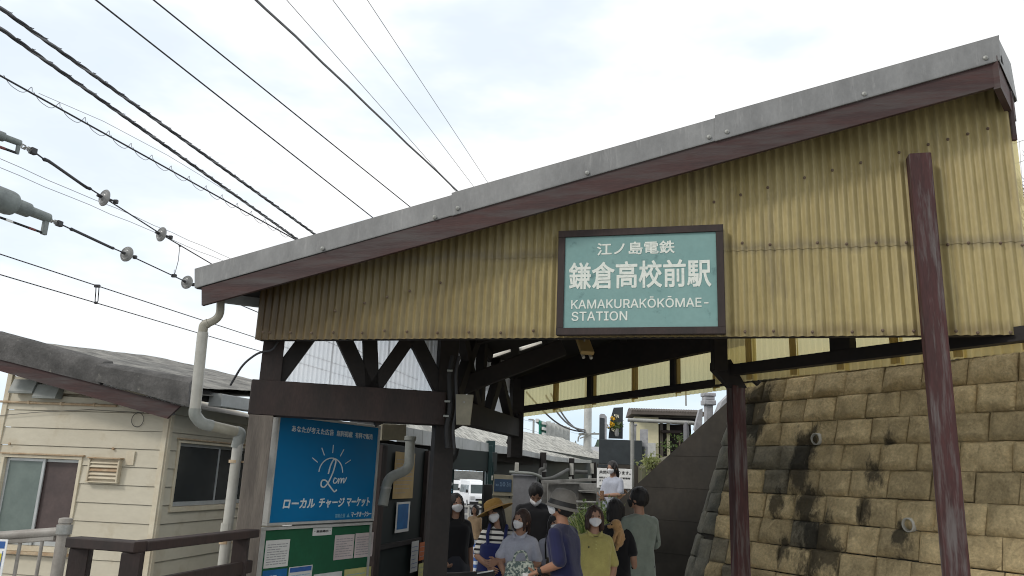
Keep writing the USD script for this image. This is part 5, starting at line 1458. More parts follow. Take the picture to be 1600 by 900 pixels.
ly = 13.0
lc = aty(1107, 640, ly)
lan = Thing('stone_gatepost', 'brownish carved stone pillar at the top of the dark stair wall', 'pillar', V(lc[0], ly, 1.0))
zt0, zt1 = aty(1107, 620, ly)[2], aty(1107, 670, ly)[2]
for (w_, z0_, z1_) in ((.12, zt1 - .8, zt0 - .14), (.20, zt0 - .139, zt0 - .06), (.17, zt0 - .059, zt0 - .0), (.2, zt0 + .001, zt0 + .06)):
    lan.part('block', cbox(V(lc[0], ly, (z0_ + z1_) / 2), (w_, w_, z1_ - z0_), .1, ch=.012), 'granite')
par = Thing('grave_marker', 'leaning pale grey stone slab by the carved pillar', 'slab', aty(1090, 665, 13.2))
sl0 = [aty(u, v, 13.2) for u, v in ((1085, 672), (1093, 640), (1098, 638), (1097, 668))]
par.part('slab', hullof([p + V(0, d, 0) for p in sl0 for d in (0, .12)]), 'granite', smooth=False)
pa2 = Thing('stair_parapet', 'grey stone parapet above the dark stair wall beside the middle post', 'parapet', aty(1130, 640, 12.5))
sl1 = [aty(u, v, 12.5) for u, v in ((1119, 652), (1128, 628), (1150, 606), (1160, 640))]
pa2.part('slab', hullof([p + V(0, d, 0) for p in sl1 for d in (0, .25)]), 'granite', smooth=False)
hedge = Thing('shrub', 'small green shrub beside the pale grave pillar', 'plant', aty(1019, 725, 14.6))
hedge.part('foliage', leaves(420, aty(1018, 722, 14.6), (.1, .1, .07), .06, 12), 'leaf_pale')
hedge.part('stem', cyl(aty(1018, 740, 14.6) - V(0, 0, .2), aty(1018, 722, 14.6), .012), 'twig')
hedge2 = Thing('shrub', 'dark shrub under the cream hut along the stair wall', 'plant', aty(1065, 690, 15))
hedge2.part('foliage', cat_([leaves(130, aty(1066, 684, 15), (.10, .2, .04), .05, 13), leaves(110, aty(1045, 697, 15), (.09, .2, .04), .05, 14)]), 'leaf')
hedge2.part('stem', cyl(aty(1062, 700, 15), aty(1062, 683, 15), .015), 'twig')
ter = [aty(u, v, y) for u, v, y in ((1003, 732, 14.9), (1060, 712, 14.2), (1090, 700, 13.5), (1090, 700, 20), (990, 726, 20))]
p = usdkit.mesh(stage, '/World/graveyard_slope', hullof(ter + [V(t[0], t[1], 0.01) for t in ter]), '/World/Looks/earth'); tag(p.GetPrim(), 'earth slope of the small graveyard above the stairs', kind='structure')

# ---------------------------------------------------------------- pole, lamp, roadside panel, hill
py_ = 33.0
p0, p1 = aty(917.5, 720, py_), aty(915, 560, py_)
pole = Thing('utility_pole', 'pale concrete utility pole with cables rising behind the platform canopy', 'pole', V(p0[0], py_, -.5))
pole.part('shaft', tube([V(p0[0], py_, -.5), V(p0[0], py_, p1[2])], [.19, .15], 16), 'concrete_light')
pole.part('collar', cyl(V(p0[0], py_, aty(917, 705, py_)[2] - .05), V(p0[0], py_, aty(917, 705, py_)[2] + .08), .23), 'concrete_light')
pole.part('cross_arm', beam(aty(904, 678, py_ - .2), aty(936, 678, py_ - .2), .07, .07), 'galv')
pole.part('cross_arm', beam(aty(906, 685, py_ - .2), aty(930, 676, py_ - .2), .05, .05), 'galv')
pole.part('bent_arm', tube(bend([aty(903, 690, py_ - .2), aty(904, 682, py_ - .2), aty(908, 679, py_ - .2), aty(918, 678, py_ - .2)], .1), .03, 8), 'galv')
sp_ = Thing('street_lamp', 'thin grey street lamp with short arm seen beyond the platform canopy', 'street lamp', aty(833, 700, 45) * V(1, 1, 0))
b = aty(833, 690, 45); t = aty(834, 656, 45)
sp_.part('pole', tube([V(b[0], 45, -.5), t], .06, 8), 'galv'); sp_.part('arm', tube([t, aty(827, 655.5, 45)], .05, 8), 'galv'); sp_.part('head', beam(aty(829, 656, 45), aty(825.5, 655.5, 45), .12, .08), 'galv')
bby = 40.0
bd = Thing('highway_sign', 'green roadside sign seen from behind with pale posts and braces', 'road sign', aty(870, 700, bby) * V(1, 1, 0))
pt = [aty(852, 657, 38), aty(852, 682, 38), aty(889, 697, 46), aty(889, 668, 46)]
tn = unit(np.cross(pt[3] - pt[0], ZUP))
bd.part('panel', hullof([p - tn * k for p in pt for k in (.25, .32)]), 'highway_green', smooth=False)
for k in range(6):
    s = (k + .6) / 6
    a, c = pt[0] + (pt[3] - pt[0]) * s, pt[1] + (pt[2] - pt[1]) * s
    bd.part('post', beam(a + tn * .02, V(c[0], c[1], .2) + tn * .02, .22, .22), 'cut_metal')
bd.part('brace', beam(pt[0] - tn * .4, pt[2] + (pt[2] - pt[1]) * .2 - tn * .4, .16, .16), 'cut_metal')
for k in range(3):
    p = pt[3] + (pt[2] - pt[3]) * .35 * k - tn * .2
    bd.part('brace', beam(p, V(p[0], p[1], 0) + unit(pt[3] - pt[0]) * 5.5 + V(0, 0, .8), .14, .14), 'cut_metal')
for s in (.15, .5, .85):
    bd.part('rail', beam(pt[0] + (pt[1] - pt[0]) * s - tn * .12, pt[3] + (pt[2] - pt[3]) * s - tn * .12, .1, .14), 'cut_metal')
hv = []
NXh = 60
for i in range(NXh + 1):
    u = 860 + 170 * i / NXh
    x, y = aty(u, 700, 160)[0], 160
    h = aty(u, 700, 160)[2] + 1.2 * (meshkit.fbm(V(i * .22, 0, 0)[None], 4, 2)[0] - .5) * 6 + (1.5 if u < 905 else 0)
    for j, (dy, k) in enumerate(((0, 0), (3, .7), (8, 1.0), (30, .9), (60, 0))):
        hv.append((x * (160 + dy) / 160, y + dy, -1 + (h + 1) * k))
f = []
for i in range(NXh):
    for j in range(4):
        q = i * 5 + j
        f += [[q, q + 5, q + 6], [q, q + 6, q + 1]]
p = usdkit.mesh(stage, '/World/hill', rough(T(hv, f), .5, .4, 3), '/World/Looks/hill', smooth=False); tag(p.GetPrim(), 'wooded hill far behind the utility pole', kind='structure')
whs = Thing('distant_house', 'pale low house far behind the foot of the utility pole', 'house', aty(926, 712, 70) * V(1, 1, 0))
a, b = aty(921, 707, 70), aty(939, 722, 70)
whs.part('wall', cbox(V((a[0] + b[0]) / 2, 72, (a[2] - .5) / 2), (b[0] - a[0], 3, a[2] + .5)), 'concrete_light')
whs.part('roof', hullof([(x, y, z) for x in (a[0] - .2, b[0] + .2) for y, z in ((70.2, a[2]), (74, a[2]), (72, a[2] + .6))]), 'granite', smooth=False)

# ---------------------------------------------------------------- coast road beyond: embankment, rails, vans
ey = 92.0
e0, e1 = aty(560, 738, ey), aty(800, 738, ey)
p = usdkit.mesh(stage, '/World/embankment', cbox(V((e0[0] + e1[0]) / 2, ey + 3, (aty(730, 736, ey)[2] - .6) / 2), (e1[0] - e0[0], 6, aty(730, 736, ey)[2] + .6)), '/World/Looks/sea_wall'); tag(p.GetPrim(), 'grey concrete sea embankment across the road', kind='structure')
scr = single('scrub', rough(cbox(V((e0[0] + e1[0]) / 2, ey - 1.6, .2), (e1[0] - e0[0], 2, 1.5)).subdivide().subdivide().subdivide(), .35, .9, 2), 'scrub', 'band of dark scrub along the foot of the embankment', kind='stuff')
gr = Thing('guard_rail', 'white guard rail with many posts on top of the embankment', 'guard rail', V(e0[0], ey, e0[2]))
zr = aty(730, 736, ey)[2]
for k in range(44):
    x = e0[0] + (e1[0] - e0[0]) * k / 43
    gr.part('post', cbox(V(x, ey + .6, zr + .27), (.13, .1, .54)), 'white_paint')
for z in (.22, .48):
    gr.part('rail', cbox(V((e0[0] + e1[0]) / 2, ey + .7, zr + z), (e1[0] - e0[0], .06, .10)), 'white_paint')
rm = Thing('road_marking', 'white line along the edge of the coast road', 'road marking', V(-3, 60, -.488))
rm.part('line', cbox(V(-6, 70, -.486), (60, .2, .004), ch=.0005), 'white_paint')


def van(x, y, rot, label, scale=1.0):
    t = Thing('parked_van', label, 'van', V(x, y, -.488), 'white vans on the coast road')
    c, s = math.cos(rot), math.sin(rot)
    M = np.array([[c, -s, 0], [s, c, 0], [0, 0, 1]]) * scale
    P = lambda mm: T(meshkit.arrays(mm)[0] @ M.T + t.base, meshkit.arrays(mm)[1])
    # x across, y along (front at -y), z up
    prof = [(-2.2, .35), (-2.25, .8), (-2.15, 1.0), (-1.65, 1.72), (-1.35, 1.9), (2.2, 1.92), (2.25, .5), (2.2, .3)]
    body = hullof([(sx * w_, yy, zz) for yy, zz in prof for sx in (-1, 1) for w_ in ((.74 if zz > 1.6 else .84),)])
    t.part('body', P(body), 'van_white', smooth=35)
    t.part('windscreen', P(hullof([(sx * w_, yy, zz) for sx in (-1, 1) for w_, yy, zz in ((.74, -2.11, 1.08), (.68, -1.72, 1.66), (.74, -2.08, 1.08), (.68, -1.69, 1.66))])), 'van_glass', smooth=False)
    for sx in (-1, 1):
        for y0, y1 in ((-1.5, -.75), (-.65, .5), (.6, 1.9)):
            t.part('side_window', P(hullof([(sx * xx, yy, zz) for yy in (y0, y1) for xx, zz in ((.845, 1.1), (.775, 1.62), (.82, 1.1), (.75, 1.62))])), 'van_glass', smooth=False)
        t.part('headlight', P(cbox(V(sx * .62, -2.235, .78), (.3, .05, .2))), 'lamp_glass')
        t.part('mirror', P(cbox(V(sx * .95, -1.7, 1.2), (.14, .1, .22))), 'black')
        for yy in (-1.4, 1.4):
            wh = t.part('wheel', P(cyl(V(sx * .70, yy, .31), V(sx * .86, yy, .31), .31, n=18)), 'rubber')
            t.part('hubcap', P(cyl(V(sx * .861, yy, .31), V(sx * .87, yy, .31), .19, n=14)), 'alu', parent=wh)
    t.part('grille', P(cbox(V(0, -2.24, .66), (.8, .04, .12))), 'black')
    t.part('bumper', P(cbox(V(0, -2.24, .42), (1.6, .12, .2))), 'black' if scale > .98 else 'van_white')
    t.part('number_plate', P(cbox(V(-.02, -2.31, .5), (.34, .02, .17))), 'plate')
    return t


vy = 57.0
v1 = aty(738, 780, vy)
van(v1[0] + .15, vy + 1.6, .22, 'white van with black lower bumper facing the camera on the coast road', 1.0)
v2 = aty(700, 780, 66)
van(v2[0] + .1, 68, .9, 'white van half hidden behind the dark green sign post', .97)
pv = aty(755, 760, 72)
van(pv[0] - 1.5, 82, .25, 'white van roof showing behind the first van on the coast road', 1.0)
pf = Thing('roadside_fence', 'low pale fence of thin rails between the platform and the coast road', 'fence', aty(735, 830, 24) * V(1, 1, 0))
for k in range(7):
    x = aty(690 + 14 * k, 800, 27)[0]
    pf.part('post', cbox(V(x, 27, .35), (.06, .06, .9)), 'concrete_light')
for z in (.25, .5, .75):
    pf.part('rail', cbox(V(aty(732, 800, 27)[0], 27.0, z), (2.0, .03, .06)), 'concrete_light')
bar0, bar1 = aty(664, 897, 7.4), aty(772, 893, 7.2)
brl = Thing('barrier', 'low black barrier rail along the bottom edge before the crowd', 'barrier', (bar0 + bar1) / 2 * V(1, 1, 0))
brl.part('rail', beam(bar0 - V(0, 0, .02), bar1 - V(0, 0, .02), .06, .05), 'black')
brl.part('edge_strip', beam(aty(745, 896, 7.15), aty(771, 891.5, 7.15), .012, .012), 'alu')
for s in (.05, .95):
    q = bar0 + (bar1 - bar0) * s
    brl.part('leg', cyl(V(q[0], q[1], 0), V(q[0], q[1], q[2] - .05), .025), 'black')
# ---------------------------------------------------------------- overhead wires
def span(a, b, z, back=6.0, ahead=14.0, n=14, sag=0.0, wob=0.0, seed=0):
    p, q = atz(*a, z), atz(*b, z)
    d = unit(q - p)
    s0, s1 = p - d * back, q + d * ahead
    r = random.Random(seed)
    pts = [s0 + (s1 - s0) * t + V(0, 0, -sag * 4 * t * (1 - t) + (r.uniform(-wob, wob) if wob else 0)) for t in np.linspace(0, 1, n)]
    return pts


def wire(name, label, a, b, z, r, mat='cable', **k):
    t = Thing(name, label, 'wire', atz(*a, z) * V(1, 1, 0) + V(0, 0, z))
    pts = span(a, b, z, **k)
    t.part('strand', tube(pts, r, 6), mat)
    return t, pts


def twisted(name, label, a, b, z, r):
    t = Thing(name, label, 'cable', atz(*a, z))
    pts = span(a, b, z, n=2)
    L = np.linalg.norm(pts[1] - pts[0]); d = unit(pts[1] - pts[0]); s = unit(np.cross(d, ZUP)); u = np.cross(s, d)
    n = int(L / .05)
    for k in range(3):
        t.part('core', tube([pts[0] + d * L * i / n + (s * math.cos(i * .42 + k * 2.1) + u * math.sin(i * .42 + k * 2.1)) * r * .5 for i in range(n + 1)], r * .52, 6), 'cable' if k else 'cable_grey')
    rr = random.Random(int(a[1]))
    ties = []
    x = .1
    while x < L:
        c = pts[0] + d * x
        ties.append(tube([c - d * .02 + u * r, c + d * .02 + u * r * 1.25, c + u * r * 1.6 + d * .03], .005, 5)); x += rr.uniform(.22, .34)
    t.part('tie', cat_(ties), 'cable')


twisted('bundled_cable', 'upper of two thick twisted black cables crossing the upper left sky', (0, 12), (492, 366), 6.6, .027)
twisted('bundled_cable', 'lower of two thick twisted black cables crossing the upper left sky', (0, 44), (466, 375), 6.5, .027)
t, pts = wire('lashed_cable', 'black cable with a thin wire looping round it, below the thick twisted cables', (0, 118), (452, 369), 6.2, .012)
d = unit(pts[-1] - pts[0]); s = unit(np.cross(d, ZUP))
p0 = atz(0, 118, 6.2)
L = np.linalg.norm(atz(452, 369, 6.2) - p0)
t.part('carrier_wire', tube([atz(60, 148, 6.2) + V(0, 0, .02), atz(160, 200, 6.2) + V(0, 0, .10), atz(260, 258, 6.2) + V(0, 0, .16), atz(360, 315, 6.2) + V(0, 0, .14), atz(452, 369, 6.2) + V(0, 0, .05)], .0035, 5), 'cable_grey')
lp = []
ppm = L / 16
for i in range(15):
    c0 = p0 + d * (L * (i + .1) / 15)
    lp.append(tube(bend([c0 + V(0, 0, .03), c0 + d * .1 + V(0, 0, -.05), c0 + d * ppm * .75 + V(0, 0, -.07), c0 + d * ppm * .98 + V(0, 0, .09), c0 + d * ppm * 1.02 + V(0, 0, .02)], .12, 5), .0042, 5))
t.part('lashing_wire', cat_(lp), 'cable_grey')
wire('overhead_wire', 'black wire from the top edge left of centre down to the roof edge', (150, 0), (585, 342), 7.0, .011)
wire('overhead_wire', 'second thinner black wire to the right, meeting the roof edge at its lower half', (240, 0), (643, 325), 7.0, .010)
wire('overhead_wire', 'thick slightly kinked grey cable reaching the first flashing joint', (401, 0), (717, 301), 7.2, .017, 'cable_grey', n=40, wob=.012, seed=3)
wire('overhead_wire', 'hair thin wire just right of the thick kinked cable', (448, 0), (712, 299), 7.2, .0045, 'cable_grey')
wire('overhead_wire', 'hair thin wire, second from the right in the sky', (520, 0), (742, 294), 7.4, .0045, 'cable_grey')
wire('overhead_wire', 'hair thin wire, furthest right in the sky', (574, 0), (764, 288), 7.4, .0045, 'cable_grey')
wire('overhead_wire', 'thin wavy wire, upper of the pair between the two insulator lines', (0, 248), (360, 403), 5.6, .0042, 'cable_grey', n=60, wob=.012, seed=5)
wire('overhead_wire', 'thin wavy wire, lower of the pair between the two insulator lines', (0, 262), (346, 407), 5.6, .0042, 'cable_grey', n=60, wob=.012, seed=6)
t, pts = wire('overhead_wire', 'trolley wire with a clipped spacer, low in the left sky', (0, 397), (398, 527), 4.6, .009)
sa, sb = atz(152, 447, 4.6), None
wire('overhead_wire', 'lower parallel trolley wire under the spacer, left sky', (0, 429), (397, 546), 4.4, .009)
sb = atz(150, 473, 4.4)
t.part('spacer', cat_([tube([sa + V(-.02, 0, 0), sb + V(-.02, 0, .03), sb], .008, 6), tube([sa + V(.03, 0, 0), sb + V(.03, 0, .03), sb], .008, 6), cbox(sa, (.09, .05, .05)), cbox(sb, (.05, .04, .04))]), 'cable')


def disc_insulator(c, d, r):
    pr = [(-.05, .018), (-.035, .03), (-.022, r * .45), (-.018, r * .6), (-.022, r * .66), (-.012, r * .8), (-.016, r * .86), (-.006, r * .97), (.0, r), (.010, r * .97), (.004, r * .86), (.016, r * .80), (.006, r * .66), (.02, r * .60), (.01, r * .48), (.02, .03), (.06, .018)]
    s = unit(np.cross(d, ZUP)); u = np.cross(s, d); n = 26
    v = [c + d * a + (s * math.cos(t) + u * math.sin(t)) * b for a, b in pr for t in np.linspace(0, 2 * math.pi, n, False)]
    f = []
    for i in range(len(pr) - 1):
        for j in range(n):
            k, l = i * n + j, i * n + (j + 1) % n
            f += [[k, k + n, l + n], [k, l + n, l]]
    return T(v, f)


def strain_line(label, za, cyl_px, clevis, rod, discs, end, small):
    p0_, p1_ = [atz(*q, za) for q in cyl_px]
    d = unit(p1_ - p0_)
    t = Thing('tension_line', label, 'wire', p1_)
    k = .54 if small else .92
    R_ = .158 * k
    pr = [(-1.6, R_), (-.50 * k, R_), (-.46 * k, R_ * .94), (-.44 * k, R_ * .62), (-.22 * k, R_ * .60), (-.2 * k, R_ * .42), (.10 * k, R_ * .40), (.115 * k, R_ * .2)]
    pr = [(a * 1.0, b) for a, b in pr]
    t.part('balancer_drum', tube([p1_ + d * a for a, _ in pr], [b for _, b in pr], 20), 'tensioner')
    c = p1_ + d * .07 * k
    t.part('bracket', beam(c, c - V(0, 0, .24 * k), .05 * k, .075 * k, up=d), 'tensioner')
    q0, q1 = c - V(0, 0, .22 * k), p1_ - d * 1.5 - V(0, 0, .22 * k)
    t.part('guide_rod', cyl(q0, q1, .014), 'black')
    for i in range(4):
        a = q0 + (q1 - q0) * (.08 + .2 * i)
        t.part('rod_band', cyl(a, a + (q1 - q0) * .06, .0155), 'red_mark' if i % 2 == 0 else 'white_paint')
    c0, c1 = [atz(*q, za) for q in clevis]
    s = unit(np.cross(d, ZUP))
    for i in range(4):
        a, b = c0 + (c1 - c0) * i / 4, c0 + (c1 - c0) * (i + 1.1) / 4
        t.part('link', tube([a + s * .022, b + s * .022, b - s * .022, a - s * .022, a + s * .022] if i % 2 else [a + V(0, 0, .022), b + V(0, 0, .022), b - V(0, 0, .022), a - V(0, 0, .022), a + V(0, 0, .022)], .009, 6), 'galv')
    t.part('clamp', beam(c0 * .3 + c1 * .7, c1 + d * .02, .06, .07), 'cable')
    r0, r1_ = [atz(*q, za) for q in rod]
    t.part('sleeve', tube([r0 - d * .02, r0, r0 + d * .05, r1_ - d * .05, r1_, r1_ + d * .02], [.010, .023, .018, .018, .021, .010], 10), 'cable')
    last = atz(*end, za)
    t.part('strand', tube([c1, r0, r1_] + [atz(*q, za) for q in discs] + [last, last + unit(last - atz(*discs[-1], za)) * 12], .009, 6), 'cable')
    for q in discs:
        c = atz(*q, za)
        ins = t.part('insulator', disc_insulator(c, d, .112), 'porcelain', smooth=50)
        t.part('cap', tube([c - d * .10, c - d * .03], [.016, .026], 8), 'cable', parent=ins); t.part('pin', tube([c + d * .03, c + d * .12], [.02, .014], 8), 'cable', parent=ins); t.part('clevis', cbox(c + d * .16, (.05, .05, .05)), 'cable', parent=ins)
    return t


l1 = strain_line('upper insulator line with a grey balancer drum at the left edge of the sky', 5.0, ((-60, 190), (24, 221)), ((34, 228), (53, 237)), ((69, 249), (141, 295)), ((163, 309), (252, 366)), (330, 412), True)
l2 = strain_line('lower insulator line with a large grey balancer drum at the left edge of the sky', 4.6, ((-30, 300), (66, 337)), ((76, 343), (94, 350)), ((111, 358), (177, 388)), ((198, 397), (292, 441)), (318, 452), False)
sa, sb = atz(281, 384, 5.0), atz(272, 431, 4.6)
single('dropper', cat_([tube([sa, sa * .5 + sb * .5 + V(.02, 0, 0), sb + V(.012, 0, .08), sb], .005, 5), cbox(sa, (.03, .03, .03)), cbox(sb, (.075, .05, .05)), tube([sb + V(-.012, 0, .1), sb], .004, 5)]), 'cable', 'short hanging dropper joining the two insulator lines', 'dropper')
for k, (a, b, y) in enumerate((((869, 645), (912, 675), 30), ((884, 645), (915, 672), 31), ((888, 645), (916, 676), 31.5))):
    p, q = aty(*a, y), aty(*b, 33)
    d = q - p
    pts = [p - d * .9 + d * 1.9 * t + V(0, 0, -.35 * math.sin(math.pi * t)) for t in np.linspace(0, 1, 12)]
    single('pole_cable', tube(pts, .035 if k else .03, 6), 'cable_grey' if k else 'cable', ('slack lower cable running down to the pale utility pole', 'middle cable of the steep group at the utility pole', 'upper cable of the steep group at the utility pole')[k], 'cable')
for k, (a, b) in enumerate((((815, 655), (880, 672)), ((815, 668), (890, 690)))):
    pts = span(a, b, 6.5 - k, back=3, ahead=30)
    single('distant_wire', tube(pts, .012, 5), 'cable_grey', ('upper thin wire behind the street lamp', 'lower thin wire behind the street lamp')[k], 'wire')
# ---------------------------------------------------------------- people
HEADC = V(0, .012, 1.595)


def rotz(a):
    c, s = math.cos(a), math.sin(a)
    return np.array([[c, -s, 0], [s, c, 0], [0, 0, 1.0]])


def roty(a):
    c, s = math.cos(a), math.sin(a)
    return np.array([[c, 0, s], [0, 1.0, 0], [-s, 0, c]])


def rotx(a):
    c, s = math.cos(a), math.sin(a)
    return np.array([[1.0, 0, 0], [0, c, -s], [0, s, c]])


def hand(wrist, direction, palm_n, side, curl=.5):
    """Palm, four unequal bent fingers and a thumb; side +1 puts the thumb towards +t."""
    d = unit(direction); n = unit(palm_n - d * np.dot(palm_n, d)); t = np.cross(d, n) * side
    k0, k1 = wrist + d * .015, wrist + d * .085
    parts = [mhull(ball(k0 + t * .018, (.019, .019, .019), 10), ball(k0 - t * .018, .018, 10), ball(k1 + t * .032, .015, 10), ball(k1 - t * .032, .013, 10))]
    for i, (o, l) in enumerate(((.030, .066), (.010, .074), (-.011, .068), (-.031, .053))):
        b = k1 + t * o - n * .002
        a1 = curl * (.7 + .12 * i)
        d1 = unit(d * math.cos(a1) + n * math.sin(a1) + t * o * .9)
        d2 = unit(d * math.cos(a1 * 2.1) + n * math.sin(a1 * 2.1))
        m_ = b + d1 * l * .52; e = m_ + d2 * l * .48
        parts += [mhull(ball(b, .0098, 8), ball(m_, .0088, 8)), mhull(ball(m_, .0088, 8), ball(e, .0072, 8))]
    tb = k0 + t * .026 + d * .012
    tm = tb + unit(t * .75 + d * .6 + n * .3) * .036; te = tm + unit(d * .85 + n * .5 + t * .1) * .032
    parts += [mhull(ball(tb, .0135, 8), ball(tm, .0105, 8)), mhull(ball(tm, .0105, 8), ball(te, .0085, 8))]
    return parts


def wrinkle(mesh, seed, amp=.006, sc=9.0):
    v = mesh.vertices
    q = v * V(sc, sc, sc * .55) + seed * 3.3
    d = (np.abs(meshkit.fbm(q, 3, seed) - .5) - .12) * 2
    mesh.vertices = v + mesh.vertex_normals * (d * amp)[:, None]
    return mesh


def person(label, head_px, y, facing, arms, shirt, bottom, hair='short', hair_mat='hair_black', mask='mask', head_yaw=0.0, head_tilt=0.0, head_roll=0.0, sleeve=.62, skin='skin', hat=None, female=True, long_sleeve=False, hem=.86, extra=None, seed=0, lean=0.0, mask_low=False, height=None, gap=0.0):
    """head_px: the top of the head in the photograph and its distance; facing: heading in degrees, 0 = away, 180 = towards the viewer, 90 = right.
    arms: for left and right the elbow and wrist in the body's own frame (x right hand side, y ahead, z up, for a height of 1.7 m), with the palm's normal."""
    top = aty(*head_px, y)
    H = height or top[2]
    tall_hat = {'bucket': .035, 'straw': .035}.get(hat, .012)
    k = (H - tall_hat) / 1.715
    base = V(top[0], y, 0 if height is None else top[2] - H)
    Rz = rotz(-math.radians(facing))
    t = Thing('person', label, 'person', base)
    pelvis_shift = V(0, 0, 0)

    def place(mesh, sc=None):
        v, f, _ = meshkit.arrays(mesh)
        v = np.array(v)
        if lean:
            w_ = np.clip((v[:, 2] - .9) / .6, 0, 1.2)[:, None]
            v = v + w_ * V(0, lean, -abs(lean) * .15)
        return T((v * k) @ Rz.T + base, f)

    sw = .152 if female else .178
    cw = .095 if female else .112
    hw_ = .088 if female else .09
    # head, turned about the neck
    HR = roty(math.radians(head_roll)) @ rotz(-math.radians(head_yaw)) @ rotx(math.radians(head_tilt))
    NP = V(0, 0, 1.50)
    h_ = lambda p: HR @ (np.asarray(p, float) - NP) + NP

    def hb(c, r, n=14):
        r = np.broadcast_to(np.asarray(r, float), (3,))
        s = m3.Manifold.sphere(1.0, n).scale(list(map(float, r)))
        M = np.hstack([HR, h_(c)[:, None]])
        return s.transform(M.tolist())

    head = [mhull(hb(HEADC, (.074, .092, .108), 24), hb((0, .045, 1.545), (.05, .05, .045)), hb((0, .075, 1.515), (.022, .02, .018))),
            mhull(hb((0, .112, 1.572), (.014, .012, .011)), hb((0, .098, 1.605), (.008, .008, .008))),
            hb((.075, .005, 1.585), (.010, .022, .032)), hb((-.075, .005, 1.585), (.010, .022, .032)),
            mhull(hb((.012, .095, 1.545), (.012, .010, .005), 10), hb((-.012, .095, 1.545), (.012, .010, .005), 10)),
            mhull(ball((0, -.012, 1.40), (.058, .055, .05)), hb((0, .0, 1.52), (.05, .052, .04)))]
    torso = [mhull(ball((cw, .0, 1.30), (.085, .092, .10)), ball((-cw, .0, 1.30), (.085, .092, .10)), ball((.075, .01, 1.10), (.075, .085, .09)), ball((-.075, .01, 1.10), (.075, .085, .09))),
             mhull(ball((.07, .01, 1.10), (.075, .085, .09)), ball((-.07, .01, 1.10), (.075, .085, .09)), ball((hw_, 0, .93), (.085, .098, .1)), ball((-hw_, 0, .93), (.085, .098, .1))),
             mhull(ball((sw - .01, -.005, 1.365), .046), ball((-sw + .01, -.005, 1.365), .046), ball((0, -.008, 1.425), (.06, .05, .035)), ball((cw, 0, 1.32), (.08, .085, .08)), ball((-cw, 0, 1.32), (.08, .085, .08)))]
    legs = []
    for s in (-1, 1):
        legs += [mhull(ball((s * .09, 0, .9), .088), ball((s * .09, .01, .5), .058)), mhull(ball((s * .09, .01, .5), .058), ball((s * .09, -.02, .34), .054), ball((s * .09, -.005, .1), .038)),
                 mhull(ball((s * .09, -.03, .035), (.034, .03, .034)), ball((s * .095, .13, .028), (.042, .05, .026)), ball((s * .09, -.0, .09), .036))]
    limbs, sleeves, hands = [], [], []
    for s, (el, wr, pn, curl) in zip((-1, 1), arms):
        sh = V(s * sw, -.005, 1.358); el, wr = np.asarray(el, float), np.asarray(wr, float)
        limbs += [mhull(ball(sh, .047), ball(el, .036)), mhull(ball(el, .037), ball(el * .6 + wr * .4, .037), ball(wr, .025))]
        hands += hand(wr, wr - el, np.asarray(pn, float), s, curl)
        e2 = sh + (el - sh) * (1.0 if long_sleeve else min(1, sleeve / .62 * .78))
        r0_, r1_ = (.058, .060) if female else (.066, .066)
        sleeves.append(mhull(ball(sh + V(-s * .004, 0, 0), r0_), ball(e2, r1_)))
        if long_sleeve:
            sleeves.append(mhull(ball(e2, .062), ball(el + (wr - el) * .45, .052)))
    bodym = join(head + torso + legs + limbs + hands)
    t.part('body', place(soften(bodym, .02, 6)), skin, smooth=True)
    for s in (-1, 1):
        if mask != 'hidden':
            t.part('eye', place(solid(hb((s * .031, .094, 1.612), (.013, .006, .006), 10))), 'eye')
    # top
    g = .016
    cut_z = hem
    sh_parts = [mhull(ball((cw, .0, 1.30), (.085 + g, .092 + g, .10)), ball((-cw, .0, 1.30), (.085 + g, .092 + g, .10)), ball((.08, .01, 1.10), (.08 + g, .09 + g, .09)), ball((-.08, .01, 1.10), (.08 + g, .09 + g, .09))),
                mhull(ball((.08, .01, 1.10), (.08 + g, .09 + g, .09)), ball((-.08, .01, 1.10), (.08 + g, .09 + g, .09)), ball((hw_, 0, hem), (.094 + g, .108 + g, .06)), ball((-hw_, 0, hem), (.094 + g, .108 + g, .06))),
                mhull(ball((sw - .005, -.005, 1.362), .055), ball((-sw + .005, -.005, 1.362), .055), ball((0, -.01, 1.425), (.072, .06, .036)), ball((cw, 0, 1.31), (.09, .1, .07)), ball((-cw, 0, 1.31), (.09, .1, .07)))] + sleeves
    sh_m = join(sh_parts).trim_by_plane((0, 0, 1), hem)
    sh_m = sh_m - mhull(ball((0, .02, 1.52), (.075, .085, .08)), ball((0, .05, 1.455), (.05, .05, .03)))
    smesh = wrinkle(soften(sh_m, .02, 8), seed + 1, .008 if female else .010)
    t.part('top', place(smesh), shirt, smooth=55)
    # skirt, trousers
    kind, bm = bottom
    if kind == 'skirt':
        ring = lambda z, a, b: [(a * math.cos(x), b * math.sin(x), z) for x in np.linspace(0, 2 * math.pi, 28, False)]
        v = np.array(ring(1.02, .145, .125) + ring(.90, .20, .17) + ring(.62, .235, .21) + ring(.30, .27, .25)); f = []
        ang = np.linspace(0, 2 * math.pi, 28, False)
        for r_, (z, amp) in enumerate(((1.02, .0), (.9, .004), (.62, .012), (.3, .02))):
            v[r_ * 28:(r_ + 1) * 28, :2] *= (1 + amp * 4 * np.sin(ang * 7))[:, None]
        for r_ in range(3):
            for j in range(28):
                a, b = r_ * 28 + j, r_ * 28 + (j + 1) % 28
                f += [[a, a + 28, b + 28], [a, b + 28, b]]
        mm = T(v, np.array(f)[:, ::-1]); mm = mm.subdivide()
        t.part('skirt', place(wrinkle(mm, seed + 2, .008, 7)), bm, smooth=60)
    else:
        tr = []
        for s in (-1, 1):
            tr += [mhull(ball((s * hw_, 0, .92), (.094, .106, .08)), ball((s * .09, .01, .5), .078)), mhull(ball((s * .09, .01, .5), .078), ball((s * .09, -.005, .1), .066))]
